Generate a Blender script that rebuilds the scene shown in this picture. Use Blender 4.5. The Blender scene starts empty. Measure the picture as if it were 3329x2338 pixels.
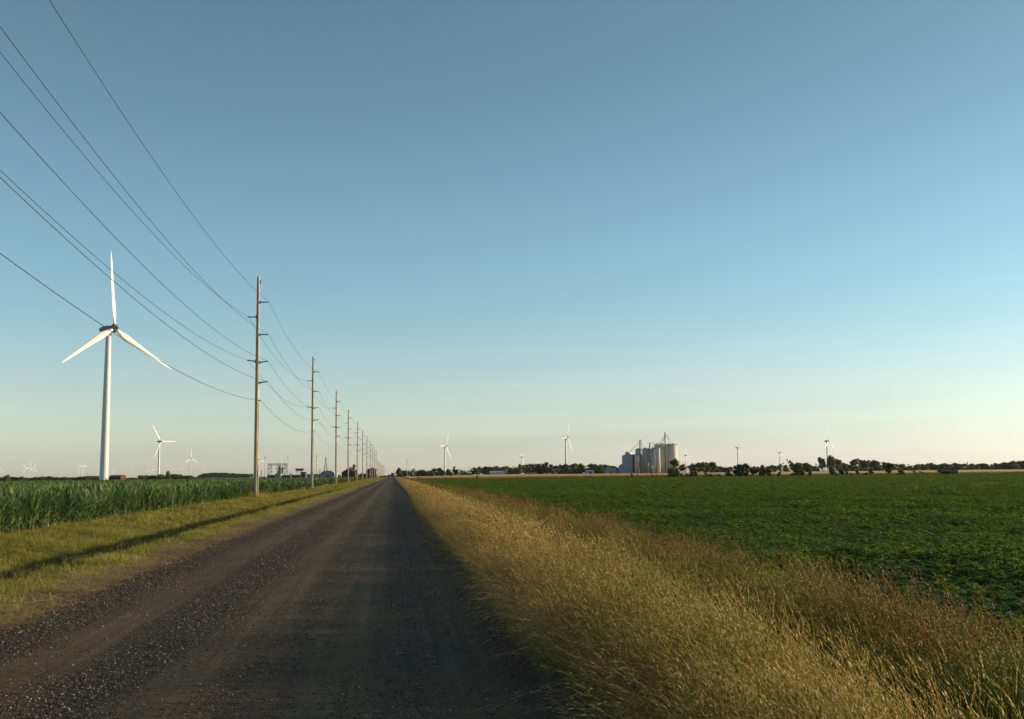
import bpy, bmesh, math, random
import numpy as np
from mathutils import Vector, Matrix, Quaternion
R = math.radians
random.seed(7); rng = np.random.default_rng(7)
scene = bpy.context.scene
COL = scene.collection

# ------------------------------------------------------------------ camera
W0, H0, F0 = 3329.0, 2338.0, 3350.0
CAM_H = 1.6
PITCH, YAW, ROLL = R(6.35), R(6.59), R(0.6)
cd = bpy.data.cameras.new('camera'); cam = bpy.data.objects.new('camera', cd); COL.objects.link(cam)
cd.sensor_width = 36.0; cd.lens = F0 / W0 * 36.0; cd.clip_start = 0.1; cd.clip_end = 60000
CM = (Matrix.Rotation(-YAW, 3, 'Z') @ Matrix.Rotation(R(90) + PITCH, 3, 'X') @ Matrix.Rotation(-ROLL, 3, 'Z'))
cam.matrix_world = Matrix.Translation((0, 0, CAM_H)) @ CM.to_4x4()
scene.camera = cam

# ------------------------------------------------------------------ light
SUN_EL, SUN_HEAD = 9.5, 84.0           # degrees; heading clockwise from +Y (the road)
w = bpy.data.worlds.new('World'); scene.world = w; w.use_nodes = True
wn, wl = w.node_tree.nodes, w.node_tree.links
wn.clear()
sky = wn.new('ShaderNodeTexSky'); sky.sky_type = 'NISHITA'; sky.sun_disc = False
sky.sun_elevation = R(SUN_EL + 1.5); sky.sun_rotation = R(SUN_HEAD)
sky.altitude = 200; sky.air_density = 0.92; sky.dust_density = 0.6; sky.ozone_density = 2.0
bg = wn.new('ShaderNodeBackground'); bg.inputs['Strength'].default_value = 0.102
wo = wn.new('ShaderNodeOutputWorld')
hs = wn.new('ShaderNodeHueSaturation'); hs.inputs['Saturation'].default_value = 0.93
# pale, less saturated air towards the horizon, the same all round
tcw = wn.new('ShaderNodeTexCoord'); sxw = wn.new('ShaderNodeSeparateXYZ'); wl.new(tcw.outputs['Generated'], sxw.inputs[0])
mrw = wn.new('ShaderNodeMapRange'); mrw.interpolation_type = 'SMOOTHERSTEP'; mrw.inputs[1].default_value = -0.02; mrw.inputs[2].default_value = 0.17; mrw.inputs[3].default_value = 0.40; mrw.inputs[4].default_value = 0.93
wl.new(sxw.outputs[2], mrw.inputs[0]); wl.new(mrw.outputs[0], hs.inputs['Saturation'])
mrt = wn.new('ShaderNodeMapRange'); mrt.inputs[1].default_value = -0.02; mrt.inputs[2].default_value = 0.46
wl.new(sxw.outputs[2], mrt.inputs[0]); tint = wn.new('ShaderNodeValToRGB'); tint.color_ramp.interpolation = 'EASE'
te = tint.color_ramp.elements; te[0].position = 0; te[0].color = (1.08, 1.05, 0.99, 1); te[1].position = 0.9; te[1].color = (0.86, 1.03, 0.90, 1)
q_ = te.new(0.2); q_.color = (1.06, 1.13, 1.07, 1); q_ = te.new(0.45); q_.color = (1.00, 1.16, 1.08, 1); wl.new(mrt.outputs[0], tint.inputs[0])
wb = wn.new('ShaderNodeMix'); wb.data_type = 'RGBA'; wb.blend_type = 'MULTIPLY'; wb.inputs[0].default_value = 1; wl.new(tint.outputs[0], wb.inputs[7])
wl.new(sky.outputs[0], hs.inputs['Color']); wl.new(hs.outputs[0], wb.inputs[6]); 
mpw = wn.new('ShaderNodeMapping'); mpw.inputs['Scale'].default_value = (2.2, 2.2, 42); mpw.inputs['Location'].default_value = (1.3, .4, 2); wl.new(tcw.outputs['Generated'], mpw.inputs[0])
ncl = wn.new('ShaderNodeTexNoise'); ncl.inputs['Scale'].default_value = 1.0; ncl.inputs['Detail'].default_value = 5; wl.new(mpw.outputs[0], ncl.inputs['Vector'])
rcl = wn.new('ShaderNodeMapRange'); rcl.interpolation_type = 'SMOOTHSTEP'; rcl.inputs[1].default_value = .5; rcl.inputs[2].default_value = .8; rcl.inputs[3].default_value = 0; rcl.inputs[4].default_value = .55; wl.new(ncl.outputs[0], rcl.inputs[0])
mcl = wn.new('ShaderNodeMapRange'); mcl.inputs[1].default_value = .16; mcl.inputs[2].default_value = .03; wl.new(sxw.outputs[2], mcl.inputs[0])
fcl = wn.new('ShaderNodeMath'); fcl.operation = 'MULTIPLY'; wl.new(rcl.outputs[0], fcl.inputs[0]); wl.new(mcl.outputs[0], fcl.inputs[1])
xcl = wn.new('ShaderNodeMix'); xcl.data_type = 'RGBA'; xcl.blend_type = 'MULTIPLY'; xcl.inputs[7].default_value = (.80, .82, .90, 1); wl.new(fcl.outputs[0], xcl.inputs[0]); wl.new(wb.outputs[2], xcl.inputs[6])
mp2 = wn.new('ShaderNodeMapping'); mp2.inputs['Scale'].default_value = (5, 5, 60); mp2.inputs['Location'].default_value = (4.1, 2.7, .6); wl.new(tcw.outputs['Generated'], mp2.inputs[0])
nc2 = wn.new('ShaderNodeTexNoise'); nc2.inputs['Scale'].default_value = 1.0; nc2.inputs['Detail'].default_value = 7; nc2.inputs['Roughness'].default_value = .6; wl.new(mp2.outputs[0], nc2.inputs['Vector'])
rc2 = wn.new('ShaderNodeMapRange'); rc2.interpolation_type = 'SMOOTHSTEP'; rc2.inputs[1].default_value = .60; rc2.inputs[2].default_value = .85; rc2.inputs[3].default_value = 0; rc2.inputs[4].default_value = .35; wl.new(nc2.outputs[0], rc2.inputs[0])
mc2 = wn.new('ShaderNodeMapRange'); mc2.inputs[1].default_value = .30; mc2.inputs[2].default_value = .12; wl.new(sxw.outputs[2], mc2.inputs[0])
fc2 = wn.new('ShaderNodeMath'); fc2.operation = 'MULTIPLY'; wl.new(rc2.outputs[0], fc2.inputs[0]); wl.new(mc2.outputs[0], fc2.inputs[1])
xc2 = wn.new('ShaderNodeMix'); xc2.data_type = 'RGBA'; xc2.blend_type = 'MULTIPLY'; xc2.inputs[7].default_value = (1.5, 1.32, 1.2, 1); xc2.clamp_result = False; wl.new(fc2.outputs[0], xc2.inputs[0]); wl.new(xcl.outputs[2], xc2.inputs[6])
wl.new(xc2.outputs[2], bg.inputs[0]); wl.new(bg.outputs[0], wo.inputs[0])
sd = bpy.data.lights.new('sun', 'SUN'); sd.energy = 5.0; sd.angle = R(0.5); sd.color = (1.0, 0.79, 0.50)
sun = bpy.data.objects.new('sun', sd); COL.objects.link(sun)
sdir = Vector((math.sin(R(SUN_HEAD)) * math.cos(R(SUN_EL)), math.cos(R(SUN_HEAD)) * math.cos(R(SUN_EL)), math.sin(R(SUN_EL))))
sun.rotation_euler = sdir.to_track_quat('Z', 'Y').to_euler(); sun.location = (60, 0, 40)
vs = scene.view_settings
vs.view_transform = 'Standard'; vs.look = 'None'; vs.exposure = 0.68; vs.gamma = 1.0; vs.use_curve_mapping = False

# ------------------------------------------------------------------ helpers
def at(u, v, d):
    """world point seen at photo pixel (u,v) at depth d metres along the lens axis"""
    return Vector((0, 0, CAM_H)) + (CM @ Vector(((u - W0 / 2) / F0, -(v - H0 / 2) / F0, -1.0))) * d

PX = [-9000, -60, -14, -12.6, -11.2, -10.2, -9.4, -8.6, -7.3, -6.6, -5.75, -4.9, -4.55, -4.3, -1.5, 1.2, 1.45, 1.9, 2.4, 2.75, 3.2, 3.7, 4.3, 4.9, 5.4, 60, 9000]
PZ = [-.3, -.32, -.32, -.3, -.38, -.52, -.72, -.88, -.86, -.50, -.03, .0, -.02, -.03, .05, -.03, -.02, .03, .02, -.05, -.18, -.26, -.27, -.25, -.22, -.15, -.15]
def gz(x, y):
    x = np.asarray(x, float); y = np.asarray(y, float)
    z = np.interp(x, PX, PZ)
    t = np.clip((y - 340) / 600, 0, 1)
    rise = (t * t * (3 - 2 * t)) * np.clip((x - 25) / 60, 0, 1)
    return z + 1.0 * rise

def g1(x, y): return float(gz(x, y))

def tag(o, label=None, cat=None, group=None, kind=None):
    if label: o['label'] = label
    if cat: o['category'] = cat
    if group: o['group'] = group
    if kind: o['kind'] = kind
    return o

def link(o, parent=None):
    COL.objects.link(o)
    if parent: o.parent = parent
    return o

def empty(name, loc, rz=0, label=None, cat=None, group=None):
    o = bpy.data.objects.new(name, None); o.empty_display_size = .3; COL.objects.link(o)
    o.location = loc; o.rotation_euler = (0, 0, rz)
    return tag(o, label, cat, group)

class MB:
    def __init__(s): s.v = []; s.f = []; s.c = []
    def add(s, vs_, fs, col=None):
        n = len(s.v); s.v += [tuple(p) for p in vs_]; s.f += [tuple(i + n for i in f) for f in fs]
        s.c += [col or (1, 1, 1)] * len(vs_)
    def box(s, x0, x1, y0, y1, z0, z1):
        s.add([(x0, y0, z0), (x1, y0, z0), (x1, y1, z0), (x0, y1, z0), (x0, y0, z1), (x1, y0, z1), (x1, y1, z1), (x0, y1, z1)],
              [(0, 3, 2, 1), (4, 5, 6, 7), (0, 1, 5, 4), (1, 2, 6, 5), (2, 3, 7, 6), (3, 0, 4, 7)])
    def tube(s, pts, rad, n=8, caps=True, col=None):
        pts = [Vector(p) for p in pts]
        if not hasattr(rad, '__len__'): rad = [rad] * len(pts)
        vv = []; ff = []
        for i, p in enumerate(pts):
            t = (pts[min(i + 1, len(pts) - 1)] - pts[max(i - 1, 0)]).normalized()
            a = Vector((0, 0, 1)) if abs(t.z) < .9 else Vector((1, 0, 0))
            u = t.cross(a).normalized(); w_ = t.cross(u)
            for k in range(n):
                q = 2 * math.pi * k / n
                vv.append(p + (u * math.cos(q) + w_ * math.sin(q)) * rad[i])
        for i in range(len(pts) - 1):
            for k in range(n):
                a, b = i * n + k, i * n + (k + 1) % n
                ff.append((a, b, b + n, a + n))
        if caps:
            ff.append(tuple(range(n))); ff.append(tuple((len(pts) - 1) * n + k for k in reversed(range(n))))
        s.add(vv, ff, col)
    def lathe(s, prof, n=16, c=(0, 0, 0)):
        vv = []; ff = []
        for (r, z) in prof:
            for k in range(n):
                q = 2 * math.pi * k / n
                vv.append((c[0] + r * math.cos(q), c[1] + r * math.sin(q), c[2] + z))
        for i in range(len(prof) - 1):
            for k in range(n):
                a, b = i * n + k, i * n + (k + 1) % n
                ff.append((a, b, b + n, a + n))
        ff.append(tuple(reversed(range(n)))); ff.append(tuple((len(prof) - 1) * n + k for k in range(n)))
        s.add(vv, ff)
    def gable(s, x0, x1, y0, y1, z0, z1, zr, along='x', ov=.3, t=.12):
        """roof only: two pitched slabs with thickness"""
        if along == 'x':
            ym = (y0 + y1) / 2
            for ya, sg in ((y0 - ov, 1), (y1 + ov, -1)):
                s.add([(x0 - ov, ya, z1 - .1), (x1 + ov, ya, z1 - .1), (x1 + ov, ym, zr), (x0 - ov, ym, zr),
                       (x0 - ov, ya, z1 - .1 + t), (x1 + ov, ya, z1 - .1 + t), (x1 + ov, ym, zr + t), (x0 - ov, ym, zr + t)],
                      [(0, 3, 2, 1), (4, 5, 6, 7), (0, 1, 5, 4), (1, 2, 6, 5), (2, 3, 7, 6), (3, 0, 4, 7)])
        else:
            xm = (x0 + x1) / 2
            for xa in (x0 - ov, x1 + ov):
                s.add([(xa, y0 - ov, z1 - .1), (xa, y1 + ov, z1 - .1), (xm, y1 + ov, zr), (xm, y0 - ov, zr),
                       (xa, y0 - ov, z1 - .1 + t), (xa, y1 + ov, z1 - .1 + t), (xm, y1 + ov, zr + t), (xm, y0 - ov, zr + t)],
                      [(0, 3, 2, 1), (4, 5, 6, 7), (0, 1, 5, 4), (1, 2, 6, 5), (2, 3, 7, 6), (3, 0, 4, 7)])
    def mesh(s, name, mat_, smooth=False, colattr=False):
        me = bpy.data.meshes.new(name); me.from_pydata(s.v, [], s.f)
        if colattr:
            ca = me.color_attributes.new('tint', 'FLOAT_COLOR', 'POINT')
            ca.data.foreach_set('color', np.array([(c[0], c[1], c[2], 1) for c in s.c], dtype=np.float32).ravel())
        if smooth: me.polygons.foreach_set('use_smooth', [True] * len(me.polygons))
        me.materials.append(mat_); me.update()
        return me
    def build(s, name, mat_, parent=None, smooth=False, colattr=False):
        o = bpy.data.objects.new(name, s.mesh(name, mat_, smooth, colattr))
        return link(o, parent)

# ------------------------------------------------------------------ materials
def newmat(name):
    m = bpy.data.materials.new(name); m.use_nodes = True
    nt = m.node_tree; b = nt.nodes['Principled BSDF']; b.inputs['Specular IOR Level'].default_value = .3
    return m, nt, b
def N(nt, t, **kw):
    n = nt.nodes.new(t)
    for k, v in kw.items():
        if k in n.inputs: n.inputs[k].default_value = v
        else: setattr(n, k, v)
    return n
def ramp(nt, fac, stops):
    r = nt.nodes.new('ShaderNodeValToRGB'); e = r.color_ramp.elements
    while len(e) > 1: e.remove(e[-1])
    e[0].position = stops[0][0]; e[0].color = (*stops[0][1], 1)
    for p, c in stops[1:]:
        x = e.new(p); x.color = (*c, 1)
    nt.links.new(fac, r.inputs[0]); return r
def surf(name, c1, c2, scale=2.0, rough=.8, bump=0, stretch=(1, 1, 1), metal=0, detail=5):
    m, nt, b = newmat(name); L = nt.links
    tc = N(nt, 'ShaderNodeTexCoord'); mp = N(nt, 'ShaderNodeMapping'); mp.inputs['Scale'].default_value = stretch
    L.new(tc.outputs['Object'], mp.inputs[0])
    no = N(nt, 'ShaderNodeTexNoise', Scale=scale, Detail=detail, Roughness=.6); L.new(mp.outputs[0], no.inputs['Vector'])
    r = ramp(nt, no.outputs['Fac'], [(.32, c1), (.68, c2)]); L.new(r.outputs[0], b.inputs['Base Color'])
    b.inputs['Roughness'].default_value = rough; b.inputs['Metallic'].default_value = metal
    if bump:
        bp = N(nt, 'ShaderNodeBump', Strength=.6, Distance=bump); L.new(no.outputs['Fac'], bp.inputs['Height']); L.new(bp.outputs[0], b.inputs['Normal'])
    return m
def leafmat(name, ca, cb, trans=.35, rough=.55, spec=.3, use_attr=False, tcol=None):
    """leaf: diffuse/gloss mixed with translucency, colour varied per instance and per object"""
    m, nt, b = newmat(name); L = nt.links
    oi = N(nt, 'ShaderNodeObjectInfo'); gi = N(nt, 'ShaderNodeNewGeometry')
    ad = N(nt, 'ShaderNodeMath', operation='ADD'); L.new(oi.outputs['Random'], ad.inputs[0]); L.new(gi.outputs['Random Per Island'], ad.inputs[1])
    pn = N(nt, 'ShaderNodeTexNoise', Scale=.55, Detail=3); L.new(oi.outputs['Location'], pn.inputs['Vector'])
    pm = N(nt, 'ShaderNodeMath', operation='MULTIPLY_ADD'); pm.inputs[1].default_value = 3.0; pm.inputs[2].default_value = -1.5; L.new(pn.outputs['Fac'], pm.inputs[0])
    a2 = N(nt, 'ShaderNodeMath', operation='ADD'); L.new(ad.outputs[0], a2.inputs[0]); L.new(pm.outputs[0], a2.inputs[1])
    hf = N(nt, 'ShaderNodeMath', operation='MULTIPLY'); hf.inputs[1].default_value = .5; hf.use_clamp = True; L.new(a2.outputs[0], hf.inputs[0])
    r = ramp(nt, hf.outputs[0], [(.15, ca), (.85, cb)]); col = r.outputs[0]
    if use_attr:
        at_ = N(nt, 'ShaderNodeAttribute', attribute_name='tint')
        mx = N(nt, 'ShaderNodeMix', data_type='RGBA', blend_type='MULTIPLY'); mx.inputs[0].default_value = 1
        L.new(col, mx.inputs[6]); L.new(at_.outputs['Color'], mx.inputs[7]); col = mx.outputs[2]
    L.new(col, b.inputs['Base Color']); b.inputs['Roughness'].default_value = rough; b.inputs['Specular IOR Level'].default_value = spec
    tr = N(nt, 'ShaderNodeBsdfTranslucent')
    if tcol:
        mt = N(nt, 'ShaderNodeMix', data_type='RGBA', blend_type='MULTIPLY'); mt.inputs[0].default_value = 1
        L.new(col, mt.inputs[6]); mt.inputs[7].default_value = (*tcol, 1); L.new(mt.outputs[2], tr.inputs[0])
    else: L.new(col, tr.inputs[0])
    ms = N(nt, 'ShaderNodeMixShader'); ms.inputs[0].default_value = trans
    L.new(b.outputs[0], ms.inputs[1]); L.new(tr.outputs[0], ms.inputs[2])
    L.new(ms.outputs[0], nt.nodes['Material Output'].inputs[0])
    return m

M = {}
M['white'] = surf('painted_steel_white', (.50, .49, .47), (.60, .59, .57), 3, .4)
M['nacelle'] = surf('nacelle_grey', (.12, .125, .13), (.17, .175, .18), 2, .5)
M['wood'] = surf('pole_wood', (.26, .20, .135), (.52, .43, .30), 5, .85, .01, (1, 1, .12))
M['dark'] = surf('dark_metal', (.03, .03, .032), (.06, .055, .05), 6, .6)
M['insul'] = surf('insulator_glaze', (.05, .045, .04), (.09, .08, .07), 6, .35)
M['wire'] = surf('weathered_wire', (.035, .035, .032), (.06, .06, .05), 1, .6)
M['bark'] = surf('bark', (.05, .035, .025), (.12, .09, .065), 4, .9, .02, (1, 1, .3))
M['grain'] = surf('galvanised_bin', (.34, .36, .38), (.48, .49, .50), 1.2, .45, 0, (1, 1, 4))
M['bluemetal'] = surf('blue_grey_cladding', (.20, .25, .30), (.27, .32, .37), .6, .5, 0, (3, 3, .3))
M['concrete'] = surf('silo_concrete', (.50, .425, .36), (.64, .56, .48), .35, .85, 0, (1, 1, .5))
M['white_wall'] = surf('white_siding', (.36, .38, .40), (.46, .47, .48), 1, .6)
M['grey_wall'] = surf('grey_siding', (.20, .21, .21), (.28, .29, .28), 1, .7)
M['roof_blue'] = surf('pale_blue_metal_roof', (.22, .30, .40), (.30, .38, .47), .6, .4, 0, (3, 1, 1))
M['roof_dark'] = surf('dark_roof', (.05, .05, .055), (.09, .085, .085), 1, .7)
M['redbarn'] = surf('red_barn_board', (.06, .014, .011), (.10, .022, .017), 2, .8, 0, (4, 4, .3))
M['maroon'] = surf('maroon_barn_board', (.04, .010, .012), (.065, .017, .017), 2, .8, 0, (4, 4, .3))
M['rust'] = surf('rusty_steel', (.18, .08, .05), (.30, .14, .09), 2, .8)
M['steel'] = surf('plant_steel', (.06, .065, .07), (.12, .12, .12), 1, .6)
M['navy'] = surf('dark_blue_panel', (.05, .075, .10), (.08, .11, .14), 1, .6)
M['glass'] = surf('dark_window_glass', (.03, .035, .04), (.05, .055, .06), 1, .1)
M['pink'] = surf('faded_red_plastic', (.5, .12, .13), (.6, .17, .17), 1, .6)

# ground --------------------------------------------------------------
def ground_material():
    m, nt, b = newmat('ground_soil_and_turf'); L = nt.links
    g = N(nt, 'ShaderNodeNewGeometry'); sx = N(nt, 'ShaderNodeSeparateXYZ'); L.new(g.outputs['Position'], sx.inputs[0])
    n1 = N(nt, 'ShaderNodeTexNoise', Scale=6, Detail=8, Roughness=.65); L.new(g.outputs['Position'], n1.inputs['Vector'])
    n2 = N(nt, 'ShaderNodeTexNoise', Scale=.35, Detail=4); L.new(g.outputs['Position'], n2.inputs['Vector'])
    turf = ramp(nt, n1.outputs['Fac'], [(.3, (.045, .045, .014)), (.7, (.13, .11, .035))])
    soil = ramp(nt, n1.outputs['Fac'], [(.3, (.045, .032, .02)), (.7, (.10, .07, .045))])
    far = ramp(nt, n2.outputs['Fac'], [(.3, (.05, .07, .018)), (.7, (.10, .10, .035))])
    def mask(a, b_):
        r = N(nt, 'ShaderNodeMapRange'); r.inputs[1].default_value = a; r.inputs[2].default_value = b_
        return r
    # turf between corn edge and soy edge
    m1 = mask(-13.6, -12.6); L.new(sx.outputs[0], m1.inputs[0])
    m2 = mask(5.2, 5.9); L.new(sx.outputs[0], m2.inputs[0])
    mm = N(nt, 'ShaderNodeMath', operation='SUBTRACT'); L.new(m1.outputs[0], mm.inputs[0]); L.new(m2.outputs[0], mm.inputs[1])
    mx = N(nt, 'ShaderNodeMix', data_type='RGBA'); L.new(mm.outputs[0], mx.inputs[0]); L.new(soil.outputs[0], mx.inputs[6]); L.new(turf.outputs[0], mx.inputs[7])
    mf = mask(480, 560); L.new(sx.outputs[1], mf.inputs[0])
    mx2 = N(nt, 'ShaderNodeMix', data_type='RGBA'); L.new(mf.outputs[0], mx2.inputs[0]); L.new(mx.outputs[2], mx2.inputs[6]); L.new(far.outputs[0], mx2.inputs[7])
    # dry straw fringe beside the gravel
    a = N(nt, 'ShaderNodeMath', operation='ADD'); a.inputs[1].default_value = 4.75; L.new(sx.outputs[0], a.inputs[0])
    ab = N(nt, 'ShaderNodeMath', operation='ABSOLUTE'); L.new(a.outputs[0], ab.inputs[0])
    fr = N(nt, 'ShaderNodeMapRange'); fr.inputs[1].default_value = .2; fr.inputs[2].default_value = .55; fr.inputs[3].default_value = .85; fr.inputs[4].default_value = 0; L.new(ab.outputs[0], fr.inputs[0])
    straw = ramp(nt, n1.outputs['Fac'], [(.3, (.12, .085, .045)), (.7, (.30, .22, .12))])
    mx3 = N(nt, 'ShaderNodeMix', data_type='RGBA'); L.new(fr.outputs[0], mx3.inputs[0]); L.new(mx2.outputs[2], mx3.inputs[6]); L.new(straw.outputs[0], mx3.inputs[7])
    L.new(mx3.outputs[2], b.inputs['Base Color']); b.inputs['Roughness'].default_value = .95; b.inputs['Specular IOR Level'].default_value = .1
    bp = N(nt, 'ShaderNodeBump', Strength=.7, Distance=.03); L.new(n1.outputs['Fac'], bp.inputs['Height']); L.new(bp.outputs[0], b.inputs['Normal'])
    return m

BANDS = [(-3.95, .55, 1.0), (-2.2, .42, 1.0), (-1.0, .22, .55), (.15, .35, .45), (1.05, .3, .35)]   # loose-gravel windrows: centre, half width, strength
def road_material():
    m, nt, b = newmat('gravel_road'); L = nt.links
    g = N(nt, 'ShaderNodeNewGeometry'); sx = N(nt, 'ShaderNodeSeparateXYZ'); L.new(g.outputs['Position'], sx.inputs[0])
    mp = N(nt, 'ShaderNodeMapping'); mp.inputs['Scale'].default_value = (1.1, .12, 1); L.new(g.outputs['Position'], mp.inputs[0])
    wob = N(nt, 'ShaderNodeTexNoise', Scale=1.5, Detail=5, Roughness=.65); L.new(mp.outputs[0], wob.inputs['Vector'])
    wa = N(nt, 'ShaderNodeMath', operation='MULTIPLY_ADD'); wa.inputs[1].default_value = 1.1; wa.inputs[2].default_value = -.55; L.new(wob.outputs['Fac'], wa.inputs[0])
    xx = N(nt, 'ShaderNodeMath', operation='ADD'); L.new(sx.outputs[0], xx.inputs[0]); L.new(wa.outputs[0], xx.inputs[1])
    acc = None
    for c, hw, st in BANDS:
        s = N(nt, 'ShaderNodeMath', operation='SUBTRACT'); s.inputs[1].default_value = c; L.new(xx.outputs[0], s.inputs[0])
        a = N(nt, 'ShaderNodeMath', operation='ABSOLUTE'); L.new(s.outputs[0], a.inputs[0])
        r = N(nt, 'ShaderNodeMapRange', interpolation_type='SMOOTHSTEP'); r.inputs[1].default_value = hw * 1.5; r.inputs[2].default_value = hw * .4
        r.inputs[3].default_value = 0; r.inputs[4].default_value = st; L.new(a.outputs[0], r.inputs[0])
        if acc is None: acc = r.outputs[0]
        else:
            q = N(nt, 'ShaderNodeMath', operation='MAXIMUM'); L.new(acc, q.inputs[0]); L.new(r.outputs[0], q.inputs[1]); acc = q.outputs[0]
    # packed fines
    nf = N(nt, 'ShaderNodeTexNoise', Scale=14, Detail=8, Roughness=.7); L.new(g.outputs['Position'], nf.inputs['Vector'])
    nb = N(nt, 'ShaderNodeTexNoise', Scale=.9, Detail=5); L.new(g.outputs['Position'], nb.inputs['Vector'])
    mps = N(nt, 'ShaderNodeMapping'); mps.inputs['Scale'].default_value = (5, .10, 1); L.new(g.outputs['Position'], mps.inputs[0])
    ns = N(nt, 'ShaderNodeTexNoise', Scale=1.4, Detail=6, Roughness=.7); L.new(mps.outputs[0], ns.inputs['Vector'])
    nm_ = N(nt, 'ShaderNodeMath', operation='ADD'); L.new(nf.outputs['Fac'], nm_.inputs[0]); L.new(ns.outputs['Fac'], nm_.inputs[1])
    nh_ = N(nt, 'ShaderNodeMath', operation='MULTIPLY'); nh_.inputs[1].default_value = .5; L.new(nm_.outputs[0], nh_.inputs[0])
    fines = ramp(nt, nh_.outputs[0], [(.38, (.068, .044, .023)), (.62, (.150, .103, .058))])
    # stones
    vo = N(nt, 'ShaderNodeTexVoronoi', Scale=55); L.new(g.outputs['Position'], vo.inputs['Vector'])
    wn_ = N(nt, 'ShaderNodeSeparateColor'); L.new(vo.outputs['Color'], wn_.inputs[0])
    stc = ramp(nt, wn_.outputs[0], [(0, (.014, .011, .008)), (.5, (.042, .031, .020)), (.8, (.085, .062, .042)), (.97, (.18, .135, .095))])
    mx = N(nt, 'ShaderNodeMix', data_type='RGBA'); L.new(acc, mx.inputs[0]); L.new(fines.outputs[0], mx.inputs[6]); L.new(stc.outputs[0], mx.inputs[7])
    dk = N(nt, 'ShaderNodeMix', data_type='RGBA', blend_type='MULTIPLY'); dk.inputs[0].default_value = .5
    L.new(mx.outputs[2], dk.inputs[6]); rr = ramp(nt, nb.outputs['Fac'], [(.35, (.6, .6, .62)), (.65, (1, 1, 1))]); L.new(rr.outputs[0], dk.inputs[7])
    L.new(dk.outputs[2], b.inputs['Base Color']); b.inputs['Roughness'].default_value = .95; b.inputs['Specular IOR Level'].default_value = .15
    inv = N(nt, 'ShaderNodeMath', operation='MULTIPLY'); L.new(vo.outputs['Distance'], inv.inputs[0]); L.new(acc, inv.inputs[1])
    hsum = N(nt, 'ShaderNodeMath', operation='MULTIPLY_ADD'); hsum.inputs[1].default_value = -1.2; L.new(inv.outputs[0], hsum.inputs[0]); L.new(nf.outputs['Fac'], hsum.inputs[2])
    bp = N(nt, 'ShaderNodeBump', Strength=.9, Distance=.014); L.new(hsum.outputs[0], bp.inputs['Height']); L.new(bp.outputs[0], b.inputs['Normal'])
    return m
M['ground'] = ground_material(); M['road'] = road_material()

def grid_sheet(name, xs, ys, zf, mat_):
    X, Y = np.meshgrid(xs, ys); Z = zf(X, Y)
    V = np.stack([X, Y, Z], -1).reshape(-1, 3); nx, ny = len(xs), len(ys)
    i = np.arange(nx - 1)[None, :] + np.arange(ny - 1)[:, None] * nx
    Fc = np.stack([i, i + 1, i + 1 + nx, i + nx], -1).reshape(-1, 4)
    me = bpy.data.meshes.new(name); me.from_pydata(V.tolist(), [], Fc.tolist())
    me.polygons.foreach_set('use_smooth', [True] * len(me.polygons)); me.materials.append(mat_)
    return link(bpy.data.objects.new(name, me))
def lump(x, y, a, s): return a * (np.sin(x * s + y * s * .37) * np.sin(y * s * .61 - x * s * .23 + 1.3) + .5 * np.sin(x * s * 2.3 + 1) * np.sin(y * s * 1.9))
xs = np.array(sorted(set([round(v, 3) for v in list(np.arange(-15, 8, .25)) + [-9000, -4000, -1500, -700, -300, -150, -80, -50, -30, -20, 10, 14, 20, 25, 40, 60, 85, 150, 300, 600, 1200, 3000, 9000]])))
ys = np.array(sorted(set([-60, -20, -8] + [round(v, 3) for v in np.arange(-4, 40, .5)] + [round(v, 2) for v in np.arange(40, 160, 3)] + list(range(160, 1000, 20)) + [1100, 1300, 1600, 2000, 3000, 5000, 8000, 14000])))
def gzs(X, Y):
    verge = ((X > -13.5) & (X < -5.2)) | ((X > 1.7) & (X < 5.5))
    return gz(X, Y) + np.where(verge, lump(X, Y, .03, 2.1), 0)
tag(grid_sheet('ground', xs, ys, gzs, M['ground']), kind='structure')
rx = np.arange(-4.7, 1.75, .15); ry = np.concatenate([np.arange(-8, 60, .5), np.arange(60, 300, 5), np.arange(300, 1600, 50)])
def rzf(X, Y):
    edge = np.minimum(X + 4.7, 1.6 - X)
    wob = .10 * np.sin(Y * .9) + .07 * np.sin(Y * 2.3 + 1)
    return gz(X, Y) + .004 + np.clip((edge + wob) * .12, -.03, .012)
tag(grid_sheet('gravel_road', rx, ry, rzf, M['road']), kind='structure')

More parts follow.
